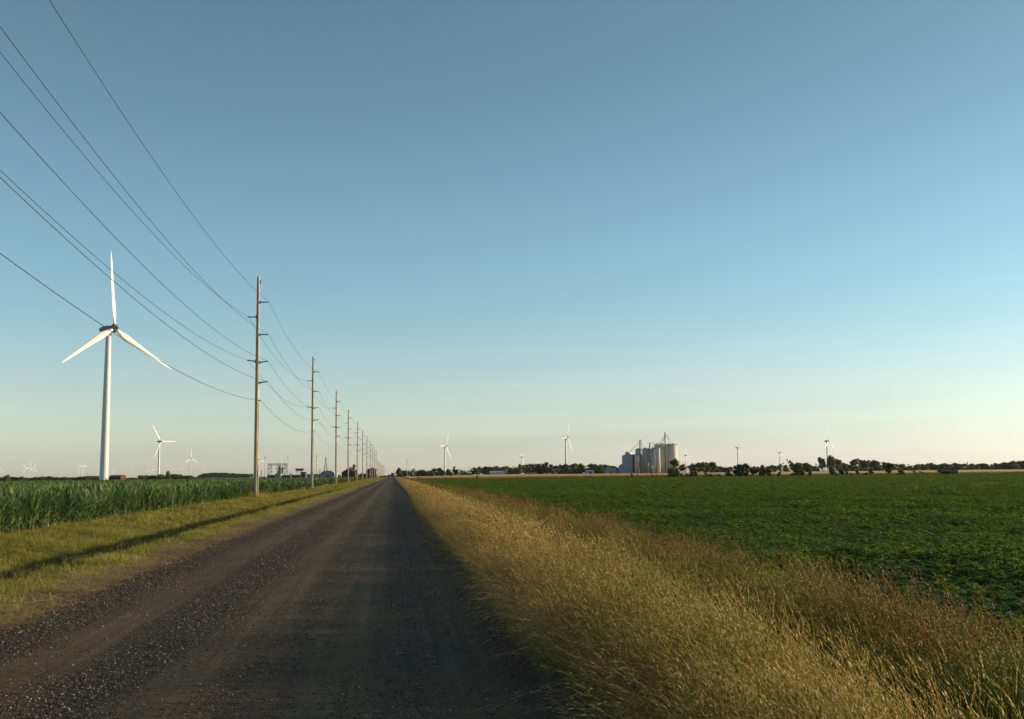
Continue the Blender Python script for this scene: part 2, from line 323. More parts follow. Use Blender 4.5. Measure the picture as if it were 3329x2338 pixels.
# ------------------------------------------------------------------ scattering by geometry nodes
def proto_collection(name, meshes):
    c = bpy.data.collections.new(name)
    for i, me in enumerate(meshes):
        o = bpy.data.objects.new('%s_%02d' % (name, i), me); c.objects.link(o)
    return c
def scatter(name, coll, P, rot, scl, pid, canopy=None):
    n = len(P); me = bpy.data.meshes.new(name)
    if canopy:
        cv, cf, cm = canopy; allv = np.vstack([np.asarray(cv, float), P]) if n else np.asarray(cv, float)
        me.from_pydata(allv.tolist(), [], cf); me.materials.append(cm); k = len(cv)
        me.polygons.foreach_set('use_smooth', [True] * len(me.polygons))
    else:
        me.vertices.add(n); me.vertices.foreach_set('co', np.ascontiguousarray(P, np.float32).ravel()); k = 0
    def attr(nm, ty, arr, key):
        a = me.attributes.new(nm, ty, 'POINT'); a.data.foreach_set(key, arr)
    attr('inst', 'BOOLEAN', np.concatenate([np.zeros(k, bool), np.ones(n, bool)]), 'value')
    attr('pid', 'INT', np.concatenate([np.zeros(k), pid]).astype(np.int32), 'value')
    pad = np.zeros((k, 3))
    attr('rot', 'FLOAT_VECTOR', np.vstack([pad, rot]).astype(np.float32).ravel(), 'vector')
    attr('scl', 'FLOAT_VECTOR', np.vstack([pad, scl]).astype(np.float32).ravel(), 'vector')
    o = link(bpy.data.objects.new(name, me))
    ng = bpy.data.node_groups.new(name + '_scatter', 'GeometryNodeTree')
    ng.interface.new_socket('Geometry', in_out='INPUT', socket_type='NodeSocketGeometry')
    ng.interface.new_socket('Geometry', in_out='OUTPUT', socket_type='NodeSocketGeometry')
    gi = ng.nodes.new('NodeGroupInput'); go = ng.nodes.new('NodeGroupOutput')
    ci = ng.nodes.new('GeometryNodeCollectionInfo'); ci.inputs['Collection'].default_value = coll
    ci.inputs['Separate Children'].default_value = True; ci.inputs['Reset Children'].default_value = True
    ip = ng.nodes.new('GeometryNodeInstanceOnPoints'); ip.inputs['Pick Instance'].default_value = True
    def na(nm, ty):
        a = ng.nodes.new('GeometryNodeInputNamedAttribute'); a.data_type = ty; a.inputs['Name'].default_value = nm; return a.outputs['Attribute']
    er = ng.nodes.new('FunctionNodeEulerToRotation')
    L = ng.links
    L.new(gi.outputs[0], ip.inputs['Points']); L.new(na('inst', 'BOOLEAN'), ip.inputs['Selection'])
    L.new(ci.outputs[0], ip.inputs['Instance']); L.new(na('pid', 'INT'), ip.inputs['Instance Index'])
    L.new(na('rot', 'FLOAT_VECTOR'), er.inputs[0]); L.new(er.outputs[0], ip.inputs['Rotation']); L.new(na('scl', 'FLOAT_VECTOR'), ip.inputs['Scale'])
    if canopy:
        j = ng.nodes.new('GeometryNodeJoinGeometry'); L.new(gi.outputs[0], j.inputs[0]); L.new(ip.outputs[0], j.inputs[0]); L.new(j.outputs[0], go.inputs[0])
    else: L.new(ip.outputs[0], go.inputs[0])
    md = o.modifiers.new('scatter', 'NODES'); md.node_group = ng
    return o
def in_view(x, y, margin=6):
    h = np.degrees(np.arctan2(x, np.maximum(y, .01)))
    return (h > -20 - margin) & (h < 33.2 + margin) & (y > 0)

# ribbons for stems and leaves
def ribbon(mb, p, az, lean0, lean1, length, w0, w1, seg=4, col0=(1, 1, 1), col1=(1, 1, 1), wmid=None, twist=None, fold=0):
    """az: lean azimuth (rad, math convention). lean0/lean1: angle from vertical at base/tip"""
    d = Vector((math.cos(az), math.sin(az), 0)); tw = az + math.pi / 2 if twist is None else twist
    side = Vector((math.cos(tw), math.sin(tw), 0))
    pos = Vector(p); vs_ = []; cs = []
    for i in range(seg + 1):
        t = i / seg; wd = w0 + (w1 - w0) * t
        if wmid: wd = (w0 * (1 - t) + w1 * t) * (1 - 4 * t * (1 - t)) + wmid * 4 * t * (1 - t)
        vs_ += [pos - side * wd / 2, pos + side * wd / 2]
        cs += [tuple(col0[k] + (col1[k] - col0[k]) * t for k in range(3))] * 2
        a = lean0 + (lean1 - lean0) * t
        pos = pos + (d * math.sin(a) + Vector((0, 0, 1)) * math.cos(a)) * (length / seg)
    n = len(mb.v); mb.v += [tuple(v) for v in vs_]; mb.c += cs
    for i in range(seg):
        a = n + 2 * i; mb.f.append((a, a + 1, a + 3, a + 2))
    return pos

U = random.uniform
def seed_head(mb, p, az, lean, ln, wd, col, n=7):
    """a narrow spike of small slanted spikelets along a bending rachis"""
    pos = Vector(p); d = Vector((math.cos(az), math.sin(az), 0))
    for i in range(n):
        a = lean + .5 * i / n
        ax = (d * math.sin(a) + Vector((0, 0, 1)) * math.cos(a))
        s_az = U(0, 6.28); s = Vector((math.cos(s_az), math.sin(s_az), .2)) * wd
        k = ln / n; t = 1 - abs(i / n - .35)
        nn = len(mb.v)
        mb.v += [tuple(pos), tuple(pos + ax * k * .8 + s * t), tuple(pos + ax * k * 1.7), tuple(pos + ax * k * .8 - s * t * .6)]
        mb.c += [col] * 4; mb.f.append((nn, nn + 1, nn + 2, nn + 3))
        pos = pos + ax * k
def dry_grass(h, nst, wd, rad, lean=(.15, 1.0), red=False, green=.4, head=True, wind=math.pi):
    mb = MB()
    for _ in range(nst):
        r, q = rad * math.sqrt(U(0, 1)), U(0, 6.28); p = (r * math.cos(q), r * math.sin(q), -.03)
        az = wind + random.gauss(0, .7); L_ = h * (U(.55, 1.0) if random.random() < .75 else U(1.0, 1.35)); l1 = U(*lean); tw = U(0, 3.14)
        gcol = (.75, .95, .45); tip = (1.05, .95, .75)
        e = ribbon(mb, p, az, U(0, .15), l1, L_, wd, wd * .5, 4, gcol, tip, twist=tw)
        if head and random.random() < .62:
            if red:
                hc = random.choice([(.80, .52, .34), (.90, .62, .42), (.72, .48, .30), (1.05, .85, .58), (1.0, .8, .5)])
                for k in range(3): seed_head(mb, e - Vector((0, 0, .05 * k)), az + U(-1, 1), l1 + U(-.3, .5), .12 * h + .03, wd * 3.4, hc, 6)
            else: seed_head(mb, e, az, l1, .18 * h + .035, wd * 2.2, random.choice([(1.15, .95, .7), (1.0, .75, .5), (1.25, 1.1, .85)]), 6)
    for _ in range(int(nst * green)):
        r, q = rad * math.sqrt(U(0, 1)), U(0, 6.28); p = (r * math.cos(q), r * math.sin(q), -.03)
        ribbon(mb, p, wind + random.gauss(0, 1.2), U(.1, .4), U(.7, 1.7), h * U(.35, .65), wd * 1.8, wd * .4, 4, (.40, .62, .22), (.6, .75, .3), twist=U(0, 3.14))
    return mb
M['dry'] = leafmat('dry_meadow_grass', (.12, .10, .03), (.44, .35, .15), .3, .6, .25, True)
M['redg'] = leafmat('red_panicle_grass', (.12, .09, .032), (.28, .195, .08), .3, .6, .25, True)
M['mixg'] = leafmat('mixed_green_gold_grass', (.055, .09, .012), (.22, .21, .045), .3, .6, .25, True)
M['ditchg'] = leafmat('dark_ditch_grass', (.04, .065, .010), (.12, .14, .028), .25, .6, .2, True)
M['greeng'] = leafmat('green_verge_grass', (.12, .115, .022), (.42, .325, .10), .3, .6, .25, True)

def protos(name, fn, mat_, n): return proto_collection(name, [fn().mesh('%s_clump' % name, mat_, colattr=True) for _ in range(n)])
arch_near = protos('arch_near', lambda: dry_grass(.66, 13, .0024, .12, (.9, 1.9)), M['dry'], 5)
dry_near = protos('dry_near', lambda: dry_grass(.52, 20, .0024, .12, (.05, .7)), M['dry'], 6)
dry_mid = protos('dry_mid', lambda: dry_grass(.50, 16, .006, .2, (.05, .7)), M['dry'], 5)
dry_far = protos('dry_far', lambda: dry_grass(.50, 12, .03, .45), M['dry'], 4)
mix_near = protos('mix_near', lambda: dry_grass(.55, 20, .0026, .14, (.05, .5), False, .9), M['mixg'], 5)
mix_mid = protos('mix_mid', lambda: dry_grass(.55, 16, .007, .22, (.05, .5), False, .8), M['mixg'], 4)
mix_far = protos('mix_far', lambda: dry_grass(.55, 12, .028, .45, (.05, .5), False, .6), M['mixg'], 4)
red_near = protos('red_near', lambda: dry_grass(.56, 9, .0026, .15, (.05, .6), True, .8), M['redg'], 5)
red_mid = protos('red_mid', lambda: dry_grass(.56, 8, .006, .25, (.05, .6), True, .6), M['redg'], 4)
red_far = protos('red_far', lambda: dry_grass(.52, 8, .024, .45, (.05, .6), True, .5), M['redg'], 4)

def green_tuft(h, n_, wd, rad, wind=math.pi):
    mb = MB()
    for _ in range(n_):
        r, q = rad * math.sqrt(U(0, 1)), U(0, 6.28); p = (r * math.cos(q), r * math.sin(q), -.02)
        c = random.choice([(.55, .85, .35), (.8, .95, .5), (1.05, .95, .6), (.7, .9, .45)])
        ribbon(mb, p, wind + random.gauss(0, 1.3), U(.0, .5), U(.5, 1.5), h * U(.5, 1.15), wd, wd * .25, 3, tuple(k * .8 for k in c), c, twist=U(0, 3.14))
    return mb
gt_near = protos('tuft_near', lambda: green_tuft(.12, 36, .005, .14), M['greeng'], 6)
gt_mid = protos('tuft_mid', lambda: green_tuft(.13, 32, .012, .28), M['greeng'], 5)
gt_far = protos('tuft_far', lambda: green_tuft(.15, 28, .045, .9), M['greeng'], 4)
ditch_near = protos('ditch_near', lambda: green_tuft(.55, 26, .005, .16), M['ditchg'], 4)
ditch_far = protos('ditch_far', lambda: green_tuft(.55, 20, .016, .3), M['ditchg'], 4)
wgr = {}

def strip(n, x0, x1, y0, y1, power=1.0):
    x = rng.uniform(x0, x1, n); t = rng.uniform(0, 1, n) ** power; y = y0 + (y1 - y0) * t
    return x, y
def noise2(x, y, s, seed=0):
    a = np.sin(x * s * 1.3 + seed * 1.7 + 1.1 * np.sin(y * s * .7 + seed)) * np.cos(y * s * 1.1 - seed + .9 * np.sin(x * s * .9 + seed * 2))
    return .5 + .5 * a
def put(name, coll, x, y, np_, smin, smax, rz_sd=.45, tilt=.12, hmul=None, label=None, cat=None, group=None, zoff=0, canopy=None):
    n = len(x); s = rng.uniform(smin, smax, n)
    sc = np.stack([s, s, s * (1 if hmul is None else hmul)], 1)
    rot = np.stack([rng.normal(0, tilt, n), rng.normal(0, tilt, n), rng.normal(0, rz_sd, n) if rz_sd < 3 else rng.uniform(0, 6.28, n)], 1)
    P = np.stack([x, y, gzs(x, y) + zoff], 1)
    o = scatter(name, coll, P, rot, sc, rng.integers(0, np_, n), canopy)
    return tag(o, label, cat, group, 'stuff')

# right verge: tan grass ridge, green ditch, red-topped grass
def right_grass():
    nm3 = {'near': 'nearest', 'mid': 'middle', 'far': 'farthest'}
    for (nm, coll, k, y0, y1, dens, xs0) in (('near', dry_near, 6, -3, 16, 100, 1.42), ('mid', dry_mid, 5, 16, 70, 48, 1.42), ('far', dry_far, 4, 70, 700, 9, 1.5)):
        n = int((y1 - y0) * 2.8 * dens); x, y = strip(n, xs0 - .15, 4.1, y0, y1)
        ed = noise2(x * 0, y, .9, 3) * .3 + noise2(x * 0, y, 2.7, 5) * .18 - .2
        keep = (x > xs0 + ed) & (rng.uniform(0, 1, n) > np.clip((x - 2.3 - .09 * np.clip(y - 5, 0, 15) - .35 * noise2(x, y, 1.1, 7)) / .3, 0, 1) * .98)
        x, y = x[keep], y[keep]
        hm = .36 + .30 * noise2(x, y, 1.7, 1) + .16 * noise2(x, y, 4.3, 11) + .2 * np.clip((x - 1.5) / .9, 0, 1)
        put('dry_grass', coll, x, y, k, .8, 1.1, .5, .1, hm, 'tan seeding grass on the right edge of the gravel road, %s stretch' % nm3[nm], 'grass')
    n = 700; x, y = strip(n, 1.5, 3.0, 2, 12); kp = noise2(x, y, 1.9, 62) > .4; x, y = x[kp], y[kp]
    put('green_stems', mix_near, x, y, 5, .6, 1.0, .6, .15, None, 'greener stems growing among the nearest tan grass at the bottom of the photo', 'grass')
    n = 5200; x, y = strip(n, 1.25, 2.3, -3, 60, 1.3); kp = noise2(x, y, 1.5, 22) > .25; x, y = x[kp], y[kp]
    put('arching_grass', arch_near, x, y, 5, .6, 1.1, .45, .12, .8, 'brown arching seed heads drooping over the right side of the gravel', 'grass')
    for (nm, coll, k, y0, y1, dens) in (('near', ditch_near, 4, -2, 30, 60), ('far', ditch_far, 4, 30, 160, 18)):
        n = int((y1 - y0) * 2.2 * dens); x, y = strip(n, 2.7, 4.9, y0, y1)
        put('ditch_grass', coll, x, y, k, .6, .9, .8, .15, .6 + .5 * noise2(x, y, 1.2, 4), 'green grass down in the ditch between the tan grass and the soybeans, %s stretch' % nm, 'grass')
        n = int((y1 - y0) * .7 * dens * .35); x, y = strip(n, 1.3, 2.0, y0, y1); kp = noise2(x, y, 1.3, 12) > .5; x, y = x[kp], y[kp]
        put('verge_undergrowth', coll, x, y, k, .2, .4, .8, .2, None, 'short green undergrowth at the foot of the tan grass by the road, %s stretch' % nm, 'grass')
    for (nm, coll, c2, k, y0, y1, dens) in (('near', red_near, mix_near, 4, 2, 25, 54), ('mid', red_mid, mix_mid, 4, 25, 80, 26), ('far', red_far, mix_far, 4, 80, 600, 4)):
        n = int((y1 - y0) * 1.9 * dens * 1.1); x, y = strip(n, 4.1, 5.25, y0, y1)
        keep = rng.uniform(0, 1, n) < np.clip((x - 4.1) / .9, 0, 1) * np.clip(noise2(x, y, .8, 9) * 1.6 - .25, .05, 1)
        x, y = x[keep], y[keep]
        put('red_panicle_grass', coll, x, y, k, .7, 1.1, .5, .12, None, 'reddish seed-headed grass along the edge of the soybean field, %s stretch' % nm3[nm], 'grass')
        n = int((y1 - y0) * 1.9 * dens * 1.4); x, y = strip(n, 3.8, 5.25, y0, y1)
        put('mixed_grass', c2, x, y, 4, .65, 1.1, .5, .1, .45 + .55 * noise2(x, y, 1.4, 15), 'yellowish green mixed grass between the ditch and the soybeans, %s stretch' % nm3[nm], 'grass')
right_grass()

def left_grass():
    for (nm, coll, k, y0, y1, dens, s0, s1) in (('near', gt_near, 6, 12, 45, 30, .8, 1.5), ('mid', gt_mid, 5, 45, 140, 9, .9, 1.5), ('far', gt_far, 4, 140, 800, .9, .9, 1.4)):
        n = int((y1 - y0) * 8.6 * dens); x, y = strip(n, -13.3, -4.75, y0, y1)
        ed = noise2(x * 0, y, .5, 2) * .35 + noise2(x * 0, y, 1.9, 4) * .25
        v = in_view(x, y, 6) & (x < -4.7 - ed); x, y = x[v], y[v]
        hm = np.where((x > -6.4) & (x < -5.2), .6 + .7 * noise2(x, y, 2.3, 51), 1.0) * (.6 + .9 * noise2(x, y, .9, 6))
        put('verge_grass', coll, x, y, k, s0, s1, 4, .15, hm, 'yellow-green mown grass on the left verge and ditch, %s stretch' % {'near': 'nearest', 'mid': 'middle', 'far': 'farthest'}[nm], 'grass')
    # taller tan stems along the near ditch bank
    n = 480; x, y = strip(n, -6.2, -5.1, 13, 90, 1.4); v = in_view(x, y) & (noise2(x, y, .6, 8) > .6); x, y = x[v], y[v]
    put('bank_stems', dry_near, x, y, 6, .3, .6, 4, .15, None, 'sparse tan stems standing up along the left ditch bank', 'grass')
left_grass()
def litter():
    mb = MB()
    for _ in range(30):
        a = U(0, 6.28); x, y = U(-.2, .2), U(-.2, .2); L_ = U(.06, .2)
        ribbon(mb, (x, y, U(.0, .02)), a, 1.4, 1.65, L_, .005, .003, 2, (1, .9, .7), (1.1, 1, .8), twist=a + 1.57)
    return mb
M['straw'] = leafmat('straw', (.28, .22, .11), (.55, .44, .25), .2, .7, .2, True)
straw_c = protos('straw', litter, M['straw'], 4)
def road_edge():
    n = 7000; x = -4.8 + rng.normal(0, .22, n); y = 12 + 110 * rng.uniform(0, 1, n) ** 1.6
    put('straw_litter', straw_c, x, y, 4, .8, 1.8, 4, .05, None, 'dry straw litter lying along the left edge of the gravel', 'straw')
    n = 900; y = 12 + 110 * rng.uniform(0, 1, n) ** 1.4; x = -5.0 + rng.normal(0, .14, n) + .1; k = noise2(x * 0, y, 1.7, 31) > .6; x, y = x[k], y[k]
    put('edge_tufts', gt_near, x, y, 6, .7, 1.6, 4, .2, 1.1, 'ragged green tufts creeping onto the left edge of the gravel', 'grass')
    n = 5200; y = 12 + 150 * rng.uniform(0, 1, n) ** 1.5; x = -5.55 + rng.normal(0, .38, n); k = (x < -4.95) & (noise2(x, y, 1.1, 41) > .3); x, y = x[k], y[k]
    put('dry_verge_tufts', tan_c, x, y, 5, .8, 1.7, 4, .15, None, 'dry straw-coloured tufts mixed into the grass beside the gravel on the left', 'grass')
tan_c = protos('tan_tuft', lambda: green_tuft(.13, 24, .006, .15), M['dry'], 5)
road_edge()

# crops ------------------------------------------------------------------
def leaflet(mb, p, az, el, ln, wd, col):
    """ovate leaf, 6 outline points, folded along the midrib"""
    d = Vector((math.cos(az) * math.cos(el), math.sin(az) * math.cos(el), math.sin(el)))
    s = Vector((-math.sin(az), math.cos(az), 0)); up = d.cross(s) * -1
    if up.z < 0: up = -up
    P = Vector(p); n = len(mb.v)
    pts = [P, P + d * ln * .35 + s * wd * .5 + up * wd * .12, P + d * ln * .7 + s * wd * .36 + up * wd * .08, P + d * ln - up * ln * .1,
           P + d * ln * .7 - s * wd * .36 + up * wd * .08, P + d * ln * .35 - s * wd * .5 + up * wd * .12, P + d * ln * .5]
    mb.v += [tuple(q) for q in pts]; mb.c += [col] * 7
    mb.f += [(n, n + 1, n + 6), (n + 1, n + 2, n + 6), (n + 2, n + 3, n + 6), (n + 3, n + 4, n + 6), (n + 4, n + 5, n + 6), (n + 5, n, n + 6)]
def soy_plant(h=.42, k=15, size=.095, rad=.19):
    mb = MB()
    for _ in range(k):
        q, r = U(0, 6.28), rad * math.sqrt(U(0, 1)); z = h * U(.35, 1.0) * (1 - .25 * (r / rad) ** 2)
        p = Vector((r * math.cos(q), r * math.sin(q), z))
        ribbon(mb, (p.x * .3, p.y * .3, z * .3), q, .2, .5, (z * .7) / .95, .004, .003, 1, (.7, .8, .5), (.7, .8, .5))
        c = random.choice([(1, 1, 1), (.7, .8, .7), (1.2, 1.15, 1), (.9, .98, .9), (.8, .9, .8)]); el = U(-.5, .35)
        for da in (-1.3, 0, 1.3): leaflet(mb, p, q + da + U(-.2, .2), el + U(-.25, .25), size * U(.8, 1.25), size * .72 * U(.8, 1.2), c)
    return mb
M['soy'] = leafmat('soybean_leaf', (.062, .118, .020), (.125, .18, .034), .4, .55, .2, True, (1.6, 1.4, .5))
soy_near = protos('soy_near', lambda: soy_plant(), M['soy'], 7)
soy_far = protos('soy_far', lambda: soy_plant(.42, 26, .15, .5), M['soy'], 5)
SOY_END = 322
def canopy_material(name, stops, scale, bump, stretch=(1, 1, 1), rough=.8):
    m, nt, b = newmat(name); L = nt.links
    g = N(nt, 'ShaderNodeNewGeometry'); mp = N(nt, 'ShaderNodeMapping'); mp.inputs['Scale'].default_value = stretch; L.new(g.outputs['Position'], mp.inputs[0])
    no = N(nt, 'ShaderNodeTexNoise', Scale=scale, Detail=9, Roughness=.75); L.new(mp.outputs[0], no.inputs['Vector'])
    r = ramp(nt, no.outputs['Fac'], stops); L.new(r.outputs[0], b.inputs['Base Color']); b.inputs['Roughness'].default_value = rough; b.inputs['Specular IOR Level'].default_value = .15
    bp = N(nt, 'ShaderNodeBump', Strength=1.0, Distance=bump); L.new(no.outputs['Fac'], bp.inputs['Height']); L.new(bp.outputs[0], b.inputs['Normal'])
    return m
M['soycan'] = canopy_material('soybean_canopy', [(.38, (.02, .04, .006)), (.5, (.08, .125, .014)), (.68, (.14, .18, .028))], 3.5, .25)
def sheet(xf, ys_, ts, zf):
    """grid with x = xf(y)[0] + t*(xf(y)[1]-xf(y)[0])"""
    V = []; Fc = []; nt_ = len(ts)
    for y in ys_:
        a, b_ = xf(y)
        for t in ts: x = a + (b_ - a) * t; V.append((x, y, zf(x, y)))
    for j in range(len(ys_) - 1):
        for i in range(nt_ - 1): k = j * nt_ + i; Fc.append((k, k + 1, k + 1 + nt_, k + nt_))
    return V, Fc
def soy():
    def hh(x, y): return .19 * np.clip((y - 25) / 60, 0, 1) + .06
    V, Fc = sheet(lambda y: (6.0, max(30, y * .85 + 15)), list(np.linspace(6, SOY_END, 90)), np.linspace(0, 1, 40) ** 1.3, lambda x, y: g1(x, y) + float(hh(x, y)) + .04 * math.sin(x * 1.9 + y) * math.sin(y * .8))
    # near plants in rows parallel to the road
    rows = np.arange(5.4, 62, .62); P = []
    for r_ in rows:
        yy = np.arange(max(3, r_ / .95), 75, .15); yy = yy + rng.normal(0, .05, len(yy)); xx = r_ + rng.normal(0, .05, len(yy)); P.append(np.stack([xx, yy], 1))
    P = np.vstack(P); v = in_view(P[:, 0], P[:, 1], 5); P = P[v]; k = noise2(P[:, 0], P[:, 1], .35, 3) * .5 + .75
    k = k * (.85 + .3 * noise2(P[:, 0], P[:, 1], 1.3, 5)); keep = rng.uniform(0, 1, len(P)) < .93
    P = P[keep]; k = k[keep]
    put('soybean_plants', soy_near, P[:, 0], P[:, 1], 7, .9, 1.15, 4, .1, k, 'leafy green soybean plants at the near side of the right-hand field', 'soybean crop')
    n = 60000; t = rng.uniform(0, 1, n); y = 65 + (SOY_END - 65) * t ** .8; x = 5.6 + rng.uniform(0, 1, n) * (y * .75); v = in_view(x, y, 4); x, y = x[v], y[v]
    k = .75 + .35 * noise2(x, y, .25, 3)
    put('soybean_crop', soy_far, x, y, 5, .85, 1.15, 4, .12, k, 'dense green soybean canopy reaching back to the wheat field', 'soybean crop', canopy=(V, Fc, M['soycan']))
soy()

def corn_plant(h=1.4, wd=.072, nl=11, fine=4, n=1, rad=0):
    mb = MB()
    for _ in range(n):
        ox, oy = U(-rad, rad), U(-rad, rad)
        mb.tube([(ox, oy, -.03), (ox + U(-.03, .03), oy + U(-.03, .03), h * .62)], [.014 * wd / .07, .008 * wd / .07], 4, False, (.8, 1, .6))
        az = U(0, 6.28)
        for i in range(nl):
            z = h * (.12 + .62 * i / nl); az += math.pi + U(-.5, .5)
            ln = h * U(.34, .52) * (1 if i > 2 else .7)
            c = random.choice([(1, 1, 1), (.7, .85, .8), (1.35, 1.25, 1.2), (.9, .95, .9)])
            ribbon(mb, (ox, oy, z), az, U(.25, .5) * (1.15 - .5 * i / nl), U(1.5, 2.5) if i < nl - 3 else U(.5, 1.5), ln, wd * .6, wd * .1, fine, c, c, wmid=wd, twist=az + math.pi / 2 + U(-.5, .5))
    return mb
M['corn'] = leafmat('corn_leaf', (.042, .082, .022), (.11, .155, .05), .28, .4, .35, True, (1.2, 1.15, .6))
M['corncan'] = canopy_material('corn_canopy', [(.38, (.015, .03, .008)), (.52, (.035, .07, .016)), (.68, (.065, .105, .03))], 1.6, .5)
corn_near = protos('corn_near', lambda: corn_plant(), M['corn'], 8)
corn_far = protos('corn_far', lambda: corn_plant(1.4, .15, 9, 3, 3, .45), M['corn'], 5)
CORN_X = -13.3
def corn():
    P = []
    for r_ in np.arange(0, 60, .72):
        x_ = CORN_X - r_; yy = np.arange(max(22, -x_ / .5), 130, .17 if r_ < 6 else .26); P.append(np.stack([np.full(len(yy), x_) + rng.normal(0, .05, len(yy)), yy + rng.normal(0, .05, len(yy))], 1))
    P = np.vstack(P); v = in_view(P[:, 0], P[:, 1], 6); P = P[v]
    k = .88 + .2 * noise2(P[:, 0], P[:, 1], .3, 2)
    put('corn_plants', corn_near, P[:, 0], P[:, 1], 8, .9, 1.08, 4, .06, k, 'waist-high green corn rows at the near side of the left-hand field', 'corn crop')
    V, Fc = sheet(lambda y: (-max(25, y * .62 + 15), CORN_X - .9), list(np.linspace(24, 500, 90)), np.linspace(0, 1, 30), lambda x, y: g1(x, y) + .55 + .32 * min(1, max(0, (y - 60) / 80)) + .06 * math.sin(x * 1.7 + y) * math.sin(y * .7))
    n = 42000; t = rng.uniform(0, 1, n); y = 110 + 390 * t ** .75; x = CORN_X - rng.uniform(0, 1, n) ** 1.2 * (y * .55); v = in_view(x, y, 4); x, y = x[v], y[v]
    hm = np.where(y > 260, .9, 1.0) * (.85 + .2 * noise2(x, y, .2, 2))
    put('corn_crop', corn_far, x, y, 5, .88, 1.08, 4, .08, hm, 'deep green corn canopy reaching back to the wind turbines', 'corn crop', canopy=(V, Fc, M['corncan']))
corn()

# wheat
M['wheat'] = canopy_material('ripe_wheat', [(.3, (.40, .25, .10)), (.55, (.56, .37, .155)), (.75, (.64, .44, .2))], .5, .15, (1, .25, 1))
M['wheatear'] = leafmat('wheat_stalks', (.32, .20, .08), (.48, .32, .13), .25, .7, .15, True)
wheat_p = protos('wheat', lambda: dry_grass(.85, 26, .05, .7, (.1, .5), False, .1), M['wheatear'], 4)
def wheat():
    yN = SOY_END + 14
    def zf(x, y): return g1(x, y) + (.78 if x < 95 else .78 - .3 * min(1, (x - 95) / 30))
    V, Fc = sheet(lambda y: (7, y * .85 + 20), list(np.linspace(yN, 890, 40)), np.linspace(0, 1, 40), zf)
    n0 = len(V)
    for i in range(40): x, y, z = V[i]; V.append((x, y - .05, g1(x, y) - .02))
    Fc += [(i, n0 + i, n0 + i + 1, i + 1) for i in range(39)]
    n = 9000; x = rng.uniform(7, 280, n); y = yN + rng.uniform(-.6, 12, n)
    put('wheat_crop', wheat_p, x, y, 4, .8, 1.0, 4, .1, np.where(x > 110, .7, .95), 'ripe golden wheat field lying between the soybeans and the far treeline', 'wheat crop', canopy=(V, Fc, M['wheat']))
    # rough weedy margin between soybeans and wheat
    n = 9000; x = rng.uniform(6, 280, n); y = SOY_END + rng.uniform(0, 10, n)
    put('field_margin_weeds', ditch_far, x, y, 4, 1.0, 2.0, 4, .2, .7 + .5 * noise2(x, y, .15, 3), 'dark weedy strip between the soybeans and the wheat', 'weeds')
wheat()

# loose stones -------------------------------------------------------------
def stone():
    bm = bmesh.new(); bmesh.ops.create_icosphere(bm, subdivisions=1, radius=.5)
    for v in bm.verts: v.co *= U(.7, 1.15)
    sx, sy, sz = U(.8, 1.2), U(.8, 1.2), U(.45, .75)
    for v in bm.verts: v.co = Vector((v.co.x * sx, v.co.y * sy, v.co.z * sz))
    me = bpy.data.meshes.new('stone'); bm.to_mesh(me); bm.free(); return me
def stone_material():
    m, nt, b = newmat('crushed_stone'); L = nt.links
    oi = N(nt, 'ShaderNodeObjectInfo')
    r = ramp(nt, oi.outputs['Random'], [(0, (.022, .018, .014)), (.45, (.06, .044, .032)), (.72, (.11, .076, .056)), (.9, (.16, .12, .09)), (.985, (.30, .24, .19))])
    L.new(r.outputs[0], b.inputs['Base Color']); b.inputs['Roughness'].default_value = .85; return m
M['stone'] = stone_material(); sm = [stone() for _ in range(8)]
for s_ in sm: s_.materials.append(M['stone'])
stones_c = proto_collection('stone_kind', sm)
def band_mask(x, y):
    xw = x + .22 * np.sin(y * .31) + .12 * np.sin(y * .83 + 2)
    v = np.full(x.shape, .13)
    for c, hw, st in BANDS: v = np.maximum(v, st * np.clip((hw * 1.4 - np.abs(xw - c)) / (hw * .8), 0, 1))
    return v
def stones():
    X = []; Y = []; S = []
    for y0, y1, dens, s0, s1 in ((4.5, 9, 2100, .006, .024), (9, 18, 1000, .008, .027), (18, 40, 280, .012, .034), (40, 90, 55, .02, .05)):
        n = int((y1 - y0) * 6.2 * dens); x = rng.uniform(-4.85, 1.5, n); y = rng.uniform(y0, y1, n)
        k = (rng.uniform(0, 1, n) < band_mask(x, y) * (.6 + .6 * noise2(x, y, 2.2, 4))) & in_view(x, y, 3)
        x, y = x[k], y[k]; s = s0 + (s1 - s0) * rng.uniform(0, 1, len(x)) ** 3.2; X.append(x); Y.append(y); S.append(s)
    x, y, s = map(np.concatenate, (X, Y, S)); n = len(x)
    z = rzf(x, y) + s * .12
    rot = rng.uniform(0, 6.28, (n, 3)) * np.array([.1, .1, 1])
    o = scatter('loose_gravel', stones_c, np.stack([x, y, z], 1), rot, np.stack([s, s, s], 1), rng.integers(0, 8, n))
    tag(o, 'loose brown and grey gravel stones heaped between the wheel tracks', 'gravel', None, 'stuff')
stones()

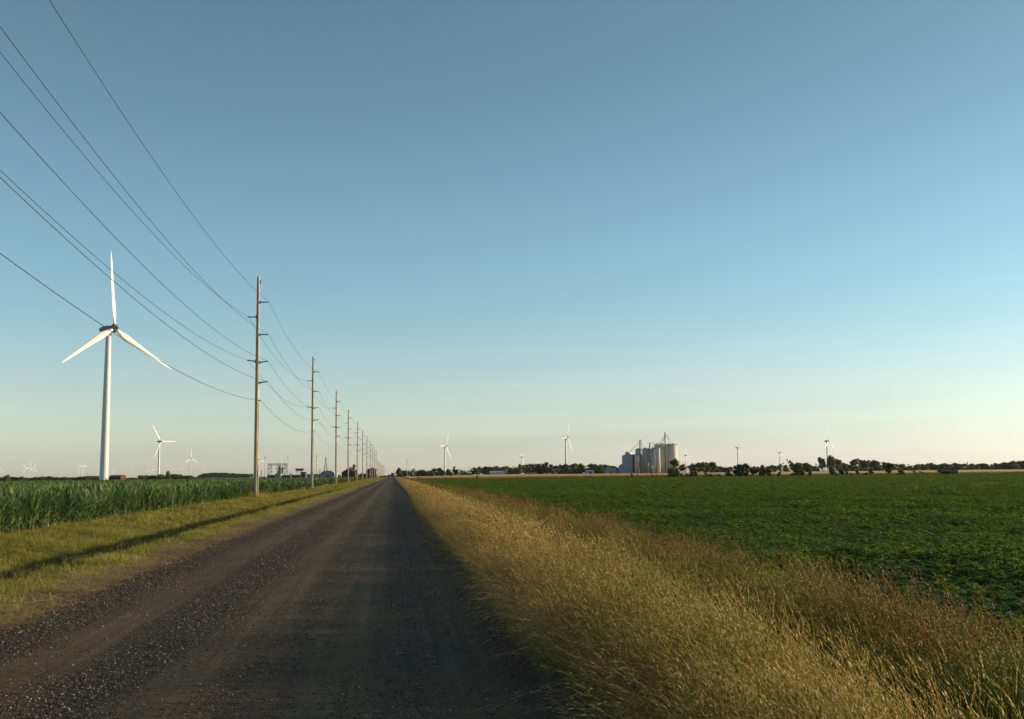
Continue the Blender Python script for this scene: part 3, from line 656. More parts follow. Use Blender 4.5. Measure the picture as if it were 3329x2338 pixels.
# ------------------------------------------------------------------ wind turbines
BL = 41.0
def blade_mesh():
    st = [(0, 1.6, 1.6, 0), (.03, 1.6, 1.5, 0), (.08, 2.2, 1.15, .35), (.15, 3.4, .8, .33), (.22, 3.5, .6, .26), (.35, 2.8, .45, .17), (.5, 2.2, .33, .10), (.65, 1.75, .24, .06), (.8, 1.3, .17, .03), (.93, .85, .1, .01), (1, .22, .04, 0)]
    n = 12; V = []; Fc = []
    for (t, ch, th, tw) in st:
        for k in range(n):
            q = 2 * math.pi * k / n; cx = math.cos(q) * ch / 2; cy = math.sin(q) * th / 2 * (1 if t < .05 else (1 + .5 * math.cos(q)))
            cx += (ch - 1.1) * .22
            c, s = math.cos(tw + .12), math.sin(tw + .12)
            V.append((cx * c - cy * s, cx * s + cy * c + (-1.2 * t * t), 1.1 + t * (BL - 1.1)))
    for i in range(len(st) - 1):
        for k in range(n): a, b_ = i * n + k, i * n + (k + 1) % n; Fc.append((a, b_, b_ + n, a + n))
    Fc.append(tuple((len(st) - 1) * n + k for k in range(n))); Fc.append(tuple(reversed(range(n))))
    mb = MB(); mb.add(V, Fc); return mb.mesh('blade', M['white'], True)
def turbine_meshes():
    t = MB(); t.lathe([(2.15, -3), (2.15, 0), (2.08, 8), (1.95, 22), (1.75, 45), (1.5, 65), (1.3, 77.6)], 28)
    fls = {}
    for i, (z, r) in enumerate(((22, 1.97), (45, 1.77), (65, 1.52))):
        fl = MB(); fl.lathe([(r, z - .12), (r + .05, z - .1), (r + .05, z + .1), (r, z + .12)], 28); fls['tower_flange%d' % i] = fl.mesh('tower_flange', M['white'])
    nac = MB()   # lofted teardrop nacelle, long axis +Y (tail), hub side -Y
    st = [(-3.4, 1.5), (-2.8, 1.8), (-1, 2.0), (1.5, 2.05), (3.6, 1.8), (5.4, 1.3), (6.6, .75), (7.2, .2)]
    n = 14; V = []; Fc = []
    for (y, r) in st:
        for k in range(n): q = 2 * math.pi * k / n; V.append((r * math.cos(q), y, 79.6 + r * .98 * math.sin(q) + .05 * y))
    for i in range(len(st) - 1):
        for k in range(n): a, b_ = i * n + k, i * n + (k + 1) % n; Fc.append((a, b_, b_ + n, a + n))
    Fc.append(tuple(range(n))); Fc.append(tuple((len(st) - 1) * n + k for k in reversed(range(n)))); nac.add(V, Fc)
    hub = MB(); st = [(-3.45, 1.8), (-4.2, 2.3), (-5.1, 2.15), (-6.0, 1.45), (-6.6, .3)]; V = []; Fc = []
    for (y, r) in st:
        for k in range(n): q = 2 * math.pi * k / n; V.append((r * math.cos(q), y, 79.7 + r * math.sin(q) - .05 * y * 1))
    for i in range(len(st) - 1):
        for k in range(n): a, b_ = i * n + k, i * n + (k + 1) % n; Fc.append((a, b_, b_ + n, a + n))
    Fc.append(tuple(range(n))); Fc.append(tuple((len(st) - 1) * n + k for k in reversed(range(n)))); hub.add(V, Fc)
    ws = MB(); ws.tube([(0, 6, 81), (0, 6, 82.8)], .07, 5); ws.tube([(-.7, 6, 82.6), (.7, 6, 82.6)], .05, 5)
    door = MB(); door.box(-.5, .5, -2.2, -2.05, .3, 2.6)
    return dict(tower=t.mesh('tower', M['white'], True), nacelle=nac.mesh('nacelle', M['nacelle'], True),
                hub=hub.mesh('hub', M['nacelle'], True), wind_vane=ws.mesh('wind_vane', M['dark']), tower_door=door.mesh('tower_door', M['grey_wall']), **fls)
TM = turbine_meshes(); BM_ = blade_mesh()
def turbine(u, v, ang, label, facing=123, detail=False, d=None, group='white wind turbines'):
    hor = 1542 - (u - 1664.5) * .0105
    if d is None: d = 78.2 * F0 / (hor - v)
    p = at(u, v, d)
    rz = R(180 - facing)
    # hub sits 3.2 m in front of the tower axis
    fx, fy = math.sin(R(facing)), math.cos(R(facing))
    root = empty('wind_turbine', (p.x - fx * 4.5, p.y - fy * 4.5, p.z - 79.9), rz, label, 'wind turbine', group)
    for nm in (('tower', 'nacelle', 'hub', 'tower_flange0', 'tower_flange1', 'tower_flange2', 'wind_vane', 'tower_door') if detail else ('tower', 'nacelle', 'hub')):
        link(bpy.data.objects.new(nm.rstrip('012'), TM[nm]), root)
    for k in range(3):
        b_ = bpy.data.objects.new('blade', BM_); link(b_, root); b_.location = (0, -4.5, 79.9)
        b_.rotation_mode = 'QUATERNION'; b_.rotation_quaternion = Quaternion((1, 0, 0), R(-5)) @ Quaternion((0, 1, 0), R(ang + 120 * k))
turbine(373, 1067, -2.5, 'large white wind turbine towering over the cornfield left of the nearest pole', 125, True)
for a in [
    (523, 1435, -31, 'second largest turbine on the left, standing right of the big one behind the corn', 128),
    (622.5, 1490, 2, 'mid-distance turbine with one blade straight up, left of the nearest pole', 125),
    (845, 1495.6, -16, 'turbine just right of the nearest pole, left of the steel frame plant', 123),
    (82, 1522, -35, 'left turbine of the far cluster of three near the left edge of the photo', 123),
    (96.4, 1520, 15, 'middle turbine of the far cluster of three near the left edge of the photo', 123),
    (111, 1521.5, 25, 'right turbine of the far cluster of three near the left edge of the photo', 123),
    (4, 1532, -20, 'tiny far turbine cut by the left edge of the photo', 123),
    (166.6, 1536, -30, 'tiny far turbine first to the right of the far cluster of three', 123),
    (203, 1536, -40, 'tiny far turbine over the woods, second one right of the cluster of three', 123),
    (257, 1532, -35, 'small far turbine, lowest of the tight group left of the big tower', 123),
    (266, 1521, 45, 'far turbine, left one of the tall pair left of the big tower', 123),
    (271, 1520, -55, 'far turbine, right one of the tall pair left of the big tower', 123),
    (318, 1533, -40, 'tiny far turbine close to the left side of the big tower base', 123),
    (366, 1528, -30, 'small far turbine above the red barn', 123),
    (430, 1533, 0, 'tiny far turbine midway between the red barn and the second turbine', 123),
    (485, 1530, 10, 'tiny far turbine left one of two beside the second turbine', 123),
    (501, 1524, -8, 'small far turbine close to the left side of the second turbine tower', 123),
    (568, 1531, -50, 'tiny far turbine over the tall dark tree right of the second turbine', 123),
    (593, 1524, 15, 'small far turbine left of the mid-distance turbine with the upright blade', 123),
    (661, 1526, 30, 'small far turbine over the wood right of the mid-distance turbine', 123),
    (1027, 1512, 55, 'far turbine partly behind the second pole and the plant mast', 123),
    (1450, 1450, 28, 'turbine on the right just beyond the road end, left of the white shed', 122),
    (1699, 1486, 55, 'small turbine with two raised blades behind the treeline right of the white shed', 122),
    (1845, 1422, 25, 'tallest turbine left of the silos, rising over the dense trees', 122),
    (2047, 1474, -28, 'turbine mostly hidden behind the left grain building with one blade showing', 125),
    (2232, 1481, -25, 'small turbine just right of the grain silos', 130),
    (2402, 1455, 30, 'narrow side-on turbine midway between the silos and the rightmost turbine', 118),
    (2538, 1472, 0, 'small dark-looking turbine between the narrow side-on one and the rightmost one', 128),
    (2693, 1434, -2, 'rightmost wind turbine, rising over the tallest dark trees', 133)]: turbine(*a)

# ------------------------------------------------------------------ utility poles and wires
POLE_X, POLE_D0, SP = -12.5, 97.0, 65.6
ARMS = [(1, 18.1, 0), (-1, 16.7, 0), (1, 15.05, 0), (-1, 12.65, .12), (1, 12.55, .12), (1, 10.65, .12)]
def insulator_mesh(tilt):
    mb = MB(); n = 10; L_ = .68; prof = []
    prof.append((.045, .17))
    for i in range(9):
        z = .2 + i * L_ / 9
        prof += [(.035, z), (.075, z + .02), (.075, z + .03), (.035, z + .055)]
    prof += [(.04, .9), (.04, .95)]
    V = []; Fc = []
    for (r, x) in prof:
        for k in range(n): q = 2 * math.pi * k / n; V.append((x, r * math.cos(q), r * math.sin(q) + tilt * (x - .17)))
    for i in range(len(prof) - 1):
        for k in range(n): a, b_ = i * n + k, i * n + (k + 1) % n; Fc.append((a, b_, b_ + n, a + n))
    Fc.append(tuple(range(n))); Fc.append(tuple((len(prof) - 1) * n + k for k in reversed(range(n)))); mb.add(V, Fc)
    mb.box(.13, .2, -.09, .09, -.14, .14)
    if tilt: mb.tube([(.16, 0, -.16), (.5, 0, .01)], .018, 5)
    return mb.mesh('insulator', M['insul'])
INS = {0: insulator_mesh(0), .12: insulator_mesh(.12)}
def shaft(H):
    mb = MB(); n = 18; V = []; Fc = []; zs = np.linspace(-.5, H, 24)
    for z in zs:
        t = max(0, z) / H; r = .225 - .085 * t
        for k in range(n): q = 2 * math.pi * k / n; rr = r * (1 + .03 * math.sin(3 * q + z * .3)); V.append((rr * math.cos(q), rr * math.sin(q), z))
    for i in range(len(zs) - 1):
        for k in range(n): a, b_ = i * n + k, i * n + (k + 1) % n; Fc.append((a, b_, b_ + n, a + n))
    Fc.append(tuple((len(zs) - 1) * n + k for k in range(n))); mb.add(V, Fc); return mb.mesh('pole_shaft', M['wood'], True)
SH = shaft(20.5); SHS = shaft(14.2)
tb = MB(); tb.tube([(.13, 0, 19.9), (.13, 0, 20.25)], .03, 6); tb.box(.12, .24, -.05, .05, 20.0, 20.14); tb.box(.12, .22, -.05, .05, 19.8, 19.9)
TB = tb.mesh('top_bracket', M['dark'])
gw = MB(); gw.tube([(.2, -.12, .0), (.19, -.11, 3), (.17, -.1, 8.7)], .018, 4); GW = gw.mesh('ground_wire', M['dark'])
cg = MB(); cg.box(.18, .21, -.17, -.08, .1, 2.5); CG = cg.mesh('cable_guard', M['white_wall'])
cc = MB(); cc.box(.17, .3, -.04, .04, 8.86, 8.96); cc.box(.14, .2, -.08, .08, 8.8, 9.02); CC = cc.mesh('cable_clamp', M['dark'])
ordn = ['nearest', 'second', 'third', 'fourth', 'fifth', 'sixth', 'seventh', 'eighth', 'ninth', 'tenth', 'eleventh']
POLES = [(POLE_X, 27.0, g1(POLE_X, 27) + .42)]
px_adj = {0: 0, 1: .0, 2: .1, 3: -.1, 4: .15}
def pole_at(x, y, lab, small=False):
    r_ = empty('utility_pole', (x, y, g1(x, y)), 0, lab, 'utility pole', 'wooden utility poles along the left side of the road')
    r_.rotation_euler = (0, random.gauss(0, .003), 0)
    link(bpy.data.objects.new('pole_shaft', SHS if small else SH), r_)
    if not small:
        link(bpy.data.objects.new('top_bracket', TB), r_); link(bpy.data.objects.new('ground_wire', GW), r_); link(bpy.data.objects.new('cable_guard', CG), r_); link(bpy.data.objects.new('cable_clamp', CC), r_)
        for s, z, t in ARMS:
            i_ = link(bpy.data.objects.new('insulator', INS[t]), r_); i_.location = (s * -.0, 0, z - (t * .75))
            if s < 0: i_.rotation_euler = (0, 0, math.pi)
    return r_
cosy = math.cos(YAW)
for i in range(11):
    y = POLE_D0 + SP * i; x = POLE_X + px_adj.get(i, random.uniform(-.15, .15))
    POLES.append((x, y, g1(x, y)))
    pole_at(x, y, '%s tall wooden utility pole on the left of the road' % ordn[i] if i else 'nearest tall wooden utility pole, tall grass round its foot')
SPOL = []
for i in range(11):
    y = POLE_D0 + SP * (11 + i); x = POLE_X + random.uniform(-.3, .3); SPOL.append((x, y, g1(x, y)))
    pole_at(x, y, '%s of the short distant utility poles packed near the end of the road' % ordn[i], True)
# the pole just outside the left of the frame carries the wires overhead
pole_at(*POLES[0][:2], 'tall wooden utility pole just outside the left edge, carrying the overhead wires')
def wire(dx, z, lab, sag=1.35, rad=.014, pts=None, zs=None, mat_='wire'):
    line = []
    P = [(POLE_X, -45, g1(POLE_X, -45))] + POLES
    for i in range(len(P) - 1):
        a, b_ = P[i], P[i + 1]; n = 26 if i < 2 else (16 if i < 5 else 6)
        for k in range(n):
            t = k / n; line.append((a[0] + (b_[0] - a[0]) * t + dx, a[1] + (b_[1] - a[1]) * t, a[2] + (b_[2] - a[2]) * t + z - 4 * sag * t * (1 - t)))
    line.append((P[-1][0] + dx, P[-1][1], P[-1][2] + z))
    mb = MB(); mb.tube(line, rad, 5, True); tag(mb.build('overhead_wire', M[mat_], None, True), lab, 'overhead wire', 'overhead wires strung along the poles')
names = ['topmost overhead wire, on the right-hand tips of the highest insulators', 'overhead wire on the upper left-hand insulators of the poles', 'overhead wire on the second right-hand insulators from the top',
         'overhead wire on the lower left-hand insulators of the poles', 'overhead wire on the third right-hand insulators from the top', 'overhead wire on the lowest right-hand insulators']
for (s, z, t), nm, sg in zip(ARMS, names, (1.35, 1.45, 1.4, 1.3, 1.35, 1.3)): wire(s * .93, z + .03, nm, sg)
wire(.3, 8.92, 'lowest overhead cable, clamped to the poles below all insulators', 1.2, .016)

def far_post(u, vtop, vbot, d, lab, r=.13, mat_='wood', cat='utility pole'):
    p = at(u, vbot, d); q = at(u, vtop, d); z0 = g1(p.x, p.y); mb = MB(); h = q.z - z0
    root = empty('utility_pole', (p.x, p.y, z0), 0, lab, cat)
    mb.tube([(0, 0, -.3), (0, 0, h)], [r, r * .65], 8); mb.build('pole_shaft', M[mat_], root)
    c = MB(); c.tube([(-.6, 0, h - .5), (.6, 0, h - .5)], .05, 4); c.build('crossarm', M['dark'], root); return root
far_post(1323, 1493, 1549, 480, 'lone slender wooden pole to the right of the road end by the first trees')
mp_ = at(1331.5, 1551, 400); mk = MB(); hk = at(1331.5, 1527, 400).z - g1(mp_.x, mp_.y)
rt = empty('marker_post', (mp_.x, mp_.y, g1(mp_.x, mp_.y)), 0, 'short post with a white base to the right of the lone slender pole', 'post')
mk.tube([(0, 0, 0), (0, 0, hk)], .07, 6); mk.build('post', M['wood'], rt); m2 = MB(); m2.tube([(0, 0, 0), (0, 0, hk * .35)], .16, 8); m2.build('white_base', M['white_wall'], rt)

# ------------------------------------------------------------------ trees
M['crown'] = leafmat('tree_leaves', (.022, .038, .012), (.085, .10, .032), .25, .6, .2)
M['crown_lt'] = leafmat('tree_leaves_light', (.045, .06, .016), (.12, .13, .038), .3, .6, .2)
M['crown_rust'] = leafmat('tree_leaves_rusty', (.04, .028, .014), (.09, .058, .026), .2, .7, .15)
def tree_mesh(seed, kind):
    """unit-height tree: returns (trunk mesh builder, crown mesh builder)"""
    rs = random.Random(seed); T = MB(); C = MB()
    base = {'round': .10, 'dense': .0, 'tall': .12, 'open': .3, 'bush': .0, 'spire': .03}[kind]
    lobes = []
    if kind == 'round':
        for i in range(14): q = rs.uniform(0, 6.28); r = rs.uniform(.06, .30); lobes.append(((r * math.cos(q), r * math.sin(q), rs.uniform(.22, .80)), rs.uniform(.13, .2)))
    elif kind == 'dense':
        for i in range(18): q = rs.uniform(0, 6.28); z = rs.uniform(.06, .82); r = rs.uniform(.05, .34) * (1.15 - z * .6); lobes.append(((r * math.cos(q), r * math.sin(q), z), rs.uniform(.13, .19)))
    elif kind == 'tall':
        for i in range(12): q = rs.uniform(0, 6.28); z = rs.uniform(.2, .88); r = rs.uniform(.03, .17); lobes.append(((r * math.cos(q), r * math.sin(q), z), rs.uniform(.09, .15)))
    elif kind == 'open':
        for i in range(7): q = rs.uniform(0, 6.28); z = rs.uniform(.5, .9); r = rs.uniform(.08, .25); lobes.append(((r * math.cos(q), r * math.sin(q), z), rs.uniform(.07, .12)))
    elif kind == 'bush':
        for i in range(9): q = rs.uniform(0, 6.28); z = rs.uniform(.12, .8); r = rs.uniform(.1, .36) * (1.1 - .6 * z); lobes.append(((r * math.cos(q), r * math.sin(q), z), rs.uniform(.15, .24)))
    else:
        for i in range(9): z = .12 + .8 * i / 9; q = rs.uniform(0, 6.28); r = .05 * (1 - z); lobes.append(((r * math.cos(q), r * math.sin(q), z), .22 * (1.02 - z) + .03))
    if kind != 'bush' or True:
        T.tube([(0, 0, -.03), (.01, 0, base + .1), (-.01, .01, .6)], [.026, .02, .01], 6)
        for (c, r) in lobes[:6]:
            z0 = base * .6 + .08 + rs.uniform(0, .15); T.tube([(0, 0, z0), (c[0] * .5, c[1] * .5, (z0 + c[2]) / 2 - .01), c], [.012, .008, .003], 5)
    nq = {'open': 34, 'tall': 60}.get(kind, 70)
    for (c, r) in lobes:
        # ragged inner mass
        bm = bmesh.new(); bmesh.ops.create_icosphere(bm, subdivisions=1, radius=r * (.62 if kind == 'open' else .92))
        vs_ = [(c[0] + v.co.x * rs.uniform(.7, 1.15), c[1] + v.co.y * rs.uniform(.7, 1.15), c[2] + v.co.z * rs.uniform(.6, 1.0)) for v in bm.verts]
        C.add(vs_, [tuple(v.index for v in f.verts) for f in bm.faces]); bm.free()
        for _ in range(nq):
            n = Vector((rs.gauss(0, 1), rs.gauss(0, 1), rs.gauss(0, 1))).normalized(); k = r * rs.uniform(.72, 1.22)
            p = Vector(c) + Vector((n.x * k, n.y * k, n.z * k * .85)); s = rs.uniform(.012, .03)
            if p.z < base * .9: continue
            a = Vector((rs.gauss(0, 1), rs.gauss(0, 1), rs.gauss(0, 1))).normalized(); b_ = (n + a * .9).cross(a).normalized(); a = b_.cross(n + a * .4).normalized()
            C.add([p - a * s - b_ * s * .6, p + a * s * .8 - b_ * s, p + a * s + b_ * s * .7, p - a * s * .7 + b_ * s], [(0, 1, 2, 3)])
    return T, C
KINDS = {}
sd_ = 100
for kd, cnt in (('round', 4), ('dense', 5), ('tall', 3), ('open', 3), ('bush', 4), ('spire', 1)):
    KINDS[kd] = []
    for i in range(cnt):
        sd_ += 1; T, C = tree_mesh(sd_, kd); tm = T.mesh('trunk', M['bark'], True); cm = C.mesh('crown', M['crown'])
        xs_ = [v[0] for v in C.v]; KINDS[kd].append((tm, cm, max(xs_) - min(xs_), {}))
def crown_in(k, mt):
    tm, cm, wd, cache = k
    if mt == 'crown': return cm
    if mt not in cache:
        c = cm.copy(); c.materials.clear(); c.materials.append(M[mt]); cache[mt] = c
    return cache[mt]
def tree(u, vtop, wpx, d, kind, label, group=None, mt='crown', name='tree', cat='tree', v0=None):
    """u, vtop: photo pixel of the crown's top; wpx: crown width in photo pixels"""
    g = at(u, 1545, d); z0 = g1(g.x, g.y); top = at(u, vtop, d)
    h = max(.5, top.z - z0); wd = wpx / F0 * d
    k = random.choice(KINDS[kind]); s = wd / k[2]
    r_ = empty(name, (g.x, g.y, z0), U(0, 6.28), label, cat, group); r_.scale = (s, s, h / .97)
    link(bpy.data.objects.new('trunk', k[0]), r_); link(bpy.data.objects.new('crown', crown_in(k, mt)), r_)
    return r_

_t = ['first', 'second', 'third', 'fourth', 'fifth', 'sixth', 'seventh', 'eighth', 'ninth', 'tenth', 'eleventh', 'twelfth', 'thirteenth', 'fourteenth', 'fifteenth', 'sixteenth', 'seventeenth', 'eighteenth', 'nineteenth']
NTH = _t + sum([[tn + 'tieth'] + [tn + 'ty-' + q for q in _t[:9]] for tn in ('twen', 'thir', 'for', 'fif')], [])
def line(origin, sc, items, d0, d1, group, labf, kinds=('round', 'dense', 'dense', 'tall')):
    for i, it in enumerate(sorted(items)):
        x, y, w_ = it[:3]; kd = it[3] if len(it) > 3 else random.choice(kinds)
        tree(origin[0] + x * sc, origin[1] + y * sc, w_ * sc * 1.8, U(d0, d1), kd, labf(x, i) + ', %s from the left' % NTH[i], group)
c5 = (1260, 1330); s5 = .3223; c7 = (2150, 1350); s7 = .2831; c8 = (2680, 1350); s8 = .2827; c2 = (0, 1340); s2 = .392; c4 = (780, 1430); s4 = .2352; c6 = (1960, 1380); s6 = .1481
# first group, road end to white shed
tree(c5[0] + 115 * s5, c5[1] + 588 * s5, 78 * s5 * 1.15, 700, 'dense', 'dark rounded tree standing first on the right of the road end')
g_ = 'loose trees between the road end and the white shed'
line(c5, s5, [(158, 612, 40), (190, 612, 48), (230, 632, 40), (300, 630, 50), (340, 608, 70), (375, 630, 50), (410, 620, 50), (440, 612, 50), (552, 608, 50), (600, 600, 34), (640, 630, 40), (790, 627, 40), (830, 642, 50), (760, 640, 40)], 830, 900, g_,
     lambda x, i: 'tree between the road end and the white shed', ('dense', 'round'))
tree(c5[0] + 268 * s5, c5[1] + 583 * s5, 66 * s5 * 1.2, 840, 'open', 'open-crowned tree second along from the lone slender pole')
tree(c5[0] + 470 * s5, c5[1] + 583 * s5, 62 * s5 * 1.2, 860, 'tall', 'taller leafy tree two along to the left of the first right-hand turbine')
tree(c5[0] + 520 * s5, c5[1] + 585 * s5, 66 * s5 * 1.2, 860, 'round', 'taller leafy tree directly left of the first right-hand turbine tower')
tree(c5[0] + 685 * s5, c5[1] + 566 * s5, 55 * s5 * 1.2, 860, 'tall', 'tall thin-trunked tree standing up alone right of the first right-hand turbine')
tree(c5[0] + 738 * s5, c5[1] + 596 * s5, 58 * s5 * 1.2, 860, 'open', 'shorter see-through tree beside the tall thin-trunked one')
g_ = 'trees lined up behind the white shed'
line(c5, s5, [(868, 580, 42, 'tall'), (900, 590, 40, 'tall'), (925, 573, 36, 'tall'), (965, 580, 62), (1010, 575, 66), (1048, 577, 50), (1090, 569, 60), (1145, 573, 62), (1190, 568, 60), (1240, 586, 62), (1285, 582, 60)], 885, 930, g_,
     lambda x, i: 'tree in the row directly behind the white shed', ('dense', 'round'))
tree(c5[0] + 1335 * s5, c5[1] + 550 * s5, 78 * s5 * 1.15, 860, 'dense', 'dark broad tree at the left end of the dense wood left of the silos')
tree(c5[0] + 1595 * s5, c5[1] + 521 * s5, 78 * s5 * 1.15, 880, 'dense', 'highest rounded crown of the dense wood left of the silos')
tree(c5[0] + 1668 * s5, c5[1] + 612 * s5, 56 * s5 * 1.15, 850, 'bush', 'low rounded bush in front of the dense wood left of the silos', None, 'crown', 'bush', 'bush')
g_ = 'trees of the dense wood left of the silos'
line(c5, s5, [(1390, 537, 76), (1440, 540, 76), (1490, 541, 70), (1540, 546, 70), (1640, 551, 70), (1700, 556, 76), (1755, 556, 66), (1800, 546, 66), (1850, 541, 76), (1900, 541, 66), (1950, 543, 70), (1992, 560, 56), (2040, 546, 66), (2090, 549, 66), (2140, 551, 66), (2190, 549, 70), (2240, 561, 66), (2285, 569, 60), (1410, 600, 80, 'bush'), (1520, 610, 80, 'bush'), (1760, 600, 90, 'bush'), (1880, 600, 90, 'bush'), (2110, 600, 90, 'bush')], 880, 920, g_,
     lambda x, i: 'tree of the dense wood left of the silos')
line(c6, s6, [(40, 870, 110), (120, 900, 110), (200, 905, 110), (290, 915, 90), (345, 930, 70)], 930, 960, g_, lambda x, i: 'dark tree directly left of the elevator house')
# right of silos
g_ = 'trees behind the wheat right of the silos'
line(c7, s7, [(240, 541, 62), (350, 560, 60), (385, 545, 70), (430, 536, 72), (480, 531, 72), (530, 535, 72), (580, 526, 84), (622, 565, 56), (650, 600, 50), (690, 583, 90), (745, 580, 90), (795, 600, 50)], 840, 900, g_, lambda x, i: 'tree of the first group right of the silos', ('dense', 'round'))
g_ = 'trees behind the wheat midway between the silos and the rightmost turbine'
line(c7, s7, [(1030, 600, 70, 'dense'), (1120, 590, 80, 'dense'), (1290, 567, 62), (1340, 562, 62), (1375, 541, 50, 'open'), (1430, 566, 62), (1525, 541, 66), (1570, 536, 72), (1650, 536, 80), (1705, 552, 60), (1750, 577, 62), (1790, 582, 50), (1240, 578, 60)], 840, 900, g_, lambda x, i: 'tree between the side-on and the rightmost turbine')
tree(c7[0] + 1480 * s7, c7[1] + 492 * s7, 74 * s7 * 1.15, 860, 'open', 'tall tufted tree with a clump of leaves on top, left of the rightmost turbine')
tree(c7[0] + 1850 * s7, c7[1] + 473 * s7, 90 * s7 * 1.15, 850, 'round', 'tall spreading tree next to the left of the highest tree')
tree(c7[0] + 1958 * s7, c7[1] + 445 * s7, 135 * s7, 850, 'dense', 'highest and broadest dark tree of the treeline, in front of the rightmost turbine')
tree(c7[0] + 2062 * s7, c7[1] + 504 * s7, 46 * s7, 850, 'spire', 'pointed conifer just right of the highest tree')
tree(c8[0] + 375 * s8, c8[1] + 486 * s8, 110 * s8, 870, 'round', 'arching flat-topped tree rising from the right-hand wood')
g_ = 'trees of the long right-hand wood'
line(c8, s8, [(140, 495, 70), (215, 540, 62), (240, 546, 62), (290, 530, 84), (325, 512, 70), (430, 504, 76), (480, 506, 66), (540, 493, 84), (600, 509, 84), (650, 524, 76), (700, 530, 66), (740, 540, 76), (800, 554, 84), (860, 554, 84), (902, 556, 52), (960, 591, 60), (1010, 576, 66), (1060, 560, 64), (1110, 556, 64), (1160, 556, 64), (1222, 539, 76), (1270, 560, 66), (1320, 561, 66), (1380, 547, 86), (1440, 560, 66), (1500, 544, 76), (1550, 550, 76), (1600, 551, 66), (1700, 551, 66), (1745, 560, 60), (1800, 550, 66), (1845, 548, 70), (1902, 569, 60), (1940, 560, 62), (1990, 544, 66), (2040, 546, 66), (2090, 535, 76), (2140, 525, 76), (2190, 517, 76), (2240, 520, 76), (2290, 515, 76), (2340, 512, 76), (2400, 515, 80),
     (300, 585, 90, 'bush'), (450, 580, 100, 'bush'), (620, 580, 100, 'bush'), (780, 595, 90, 'bush'), (1100, 600, 100, 'bush'), (1300, 600, 100, 'bush'), (1500, 600, 100, 'bush'), (1650, 600, 100, 'bush'), (1960, 600, 100, 'bush'), (2120, 590, 100, 'bush')], 860, 910, g_,
     lambda x, i: 'tree of the right-hand wood behind the wheat', ('dense', 'round', 'dense'))
tree(c8[0] + 1650 * s8, c8[1] + 527 * s8, 34 * s8, 870, 'spire', 'pointed treetop sticking up left of the pale blue roof')
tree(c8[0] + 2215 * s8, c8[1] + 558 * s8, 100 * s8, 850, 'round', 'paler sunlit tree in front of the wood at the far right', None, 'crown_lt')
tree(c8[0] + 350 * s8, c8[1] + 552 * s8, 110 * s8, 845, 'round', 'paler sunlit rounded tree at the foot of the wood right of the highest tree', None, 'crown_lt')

def thicket(name, pts, d, label):
    mb = MB()
    for (u0, u1, v) in pts:
        for u in np.arange(u0, u1, 5.5):
            p = at(u, 1545, d + U(-8, 8)); z0 = g1(p.x, p.y); h = at(u, v + U(-4, 5), d).z - z0
            for k in range(26):
                c = Vector((p.x + random.gauss(0, 1.3), p.y + random.gauss(0, 2), z0 + h * U(0, 1) ** .8)); s = U(.3, .75)
                a = Vector((random.gauss(0, 1), random.gauss(0, 1), random.gauss(0, 1))).normalized(); b_ = a.orthogonal().normalized()
                mb.add([c - a * s, c + b_ * s, c + a * s, c - b_ * s * .8], [(0, 1, 2, 3)])
    o = mb.build(name, M['crown']); tag(o, label, 'thicket', None, 'stuff')
def P5(x): return c5[0] + x * s5
def P7(x): return c7[0] + x * s7
def P8(x): return c8[0] + x * s8
thicket('undergrowth', [(P5(80), P5(830), 1330 + 626 * s5), (P5(850), P5(1300), 1330 + 591 * s5), (P5(1300), P5(2290), 1330 + 576 * s5), (P7(200), P7(640), 1350 + 586 * s7), (P7(650), P7(830), 1350 + 598 * s7), (P7(1000), P7(1800), 1350 + 586 * s7), (P7(1800), P7(2300), 1350 + 561 * s7), (P8(400), P8(920), 1350 + 561 * s8), (P8(900), P8(1800), 1350 + 578 * s8), (P8(1800), P8(2500), 1350 + 571 * s8)], 935, 'tangled undergrowth filling the gaps low in the treeline behind the wheat')
# hedgerow along the far edge of the soybeans
HD = SOY_END + 7
def bush(c, s, x, y, w_, kind, label, mt='crown', group=None, name='bush', cat='bush', d=None):
    tree(c[0] + x * s, c[1] + y * s, w_ * s * 1.3, (d or HD) + U(-2, 2), kind, label, group, mt, name, cat)
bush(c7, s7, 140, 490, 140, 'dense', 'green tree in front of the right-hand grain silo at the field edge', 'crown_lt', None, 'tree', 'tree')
bush(c7, s7, 375, 592, 100, 'bush', 'round dark bush second from the silos along the field edge')
bush(c7, s7, 760, 612, 66, 'round', 'small round bush on short stems at the field edge, left of the dark pair')
bush(c7, s7, 880, 545, 92, 'dense', 'left one of the dark pair of trees below the side-on turbine', 'crown', None, 'tree', 'tree')
bush(c7, s7, 958, 543, 94, 'dense', 'right one of the dark pair of trees below the side-on turbine', 'crown', None, 'tree', 'tree')
bush(c7, s7, 1062, 562, 84, 'round', 'dark rounded tree on a visible stem, next right of the dark pair', 'crown', None, 'tree', 'tree')
bush(c7, s7, 1170, 562, 92, 'round', 'broader field-edge tree, second right of the dark pair', 'crown', None, 'tree', 'tree')
bush(c7, s7, 1238, 585, 84, 'bush', 'low dark bush touching the broader field-edge tree')
bush(c7, s7, 1358, 640, 46, 'bush', 'small bush alone in front of the bright wheat, left of the sunlit field-edge tree')
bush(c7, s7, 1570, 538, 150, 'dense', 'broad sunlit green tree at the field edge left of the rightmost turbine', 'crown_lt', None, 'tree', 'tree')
bush(c7, s7, 1692, 594, 82, 'bush', 'rounded bush right beside the broad sunlit field-edge tree')
bush(c7, s7, 1965, 572, 64, 'tall', 'slim pale sapling at the field edge below the rightmost turbine', 'crown_lt', None, 'sapling', 'sapling')
bush(c7, s7, 2075, 590, 66, 'tall', 'slim dark sapling at the field edge right of the pale one', 'crown', None, 'sapling', 'sapling')
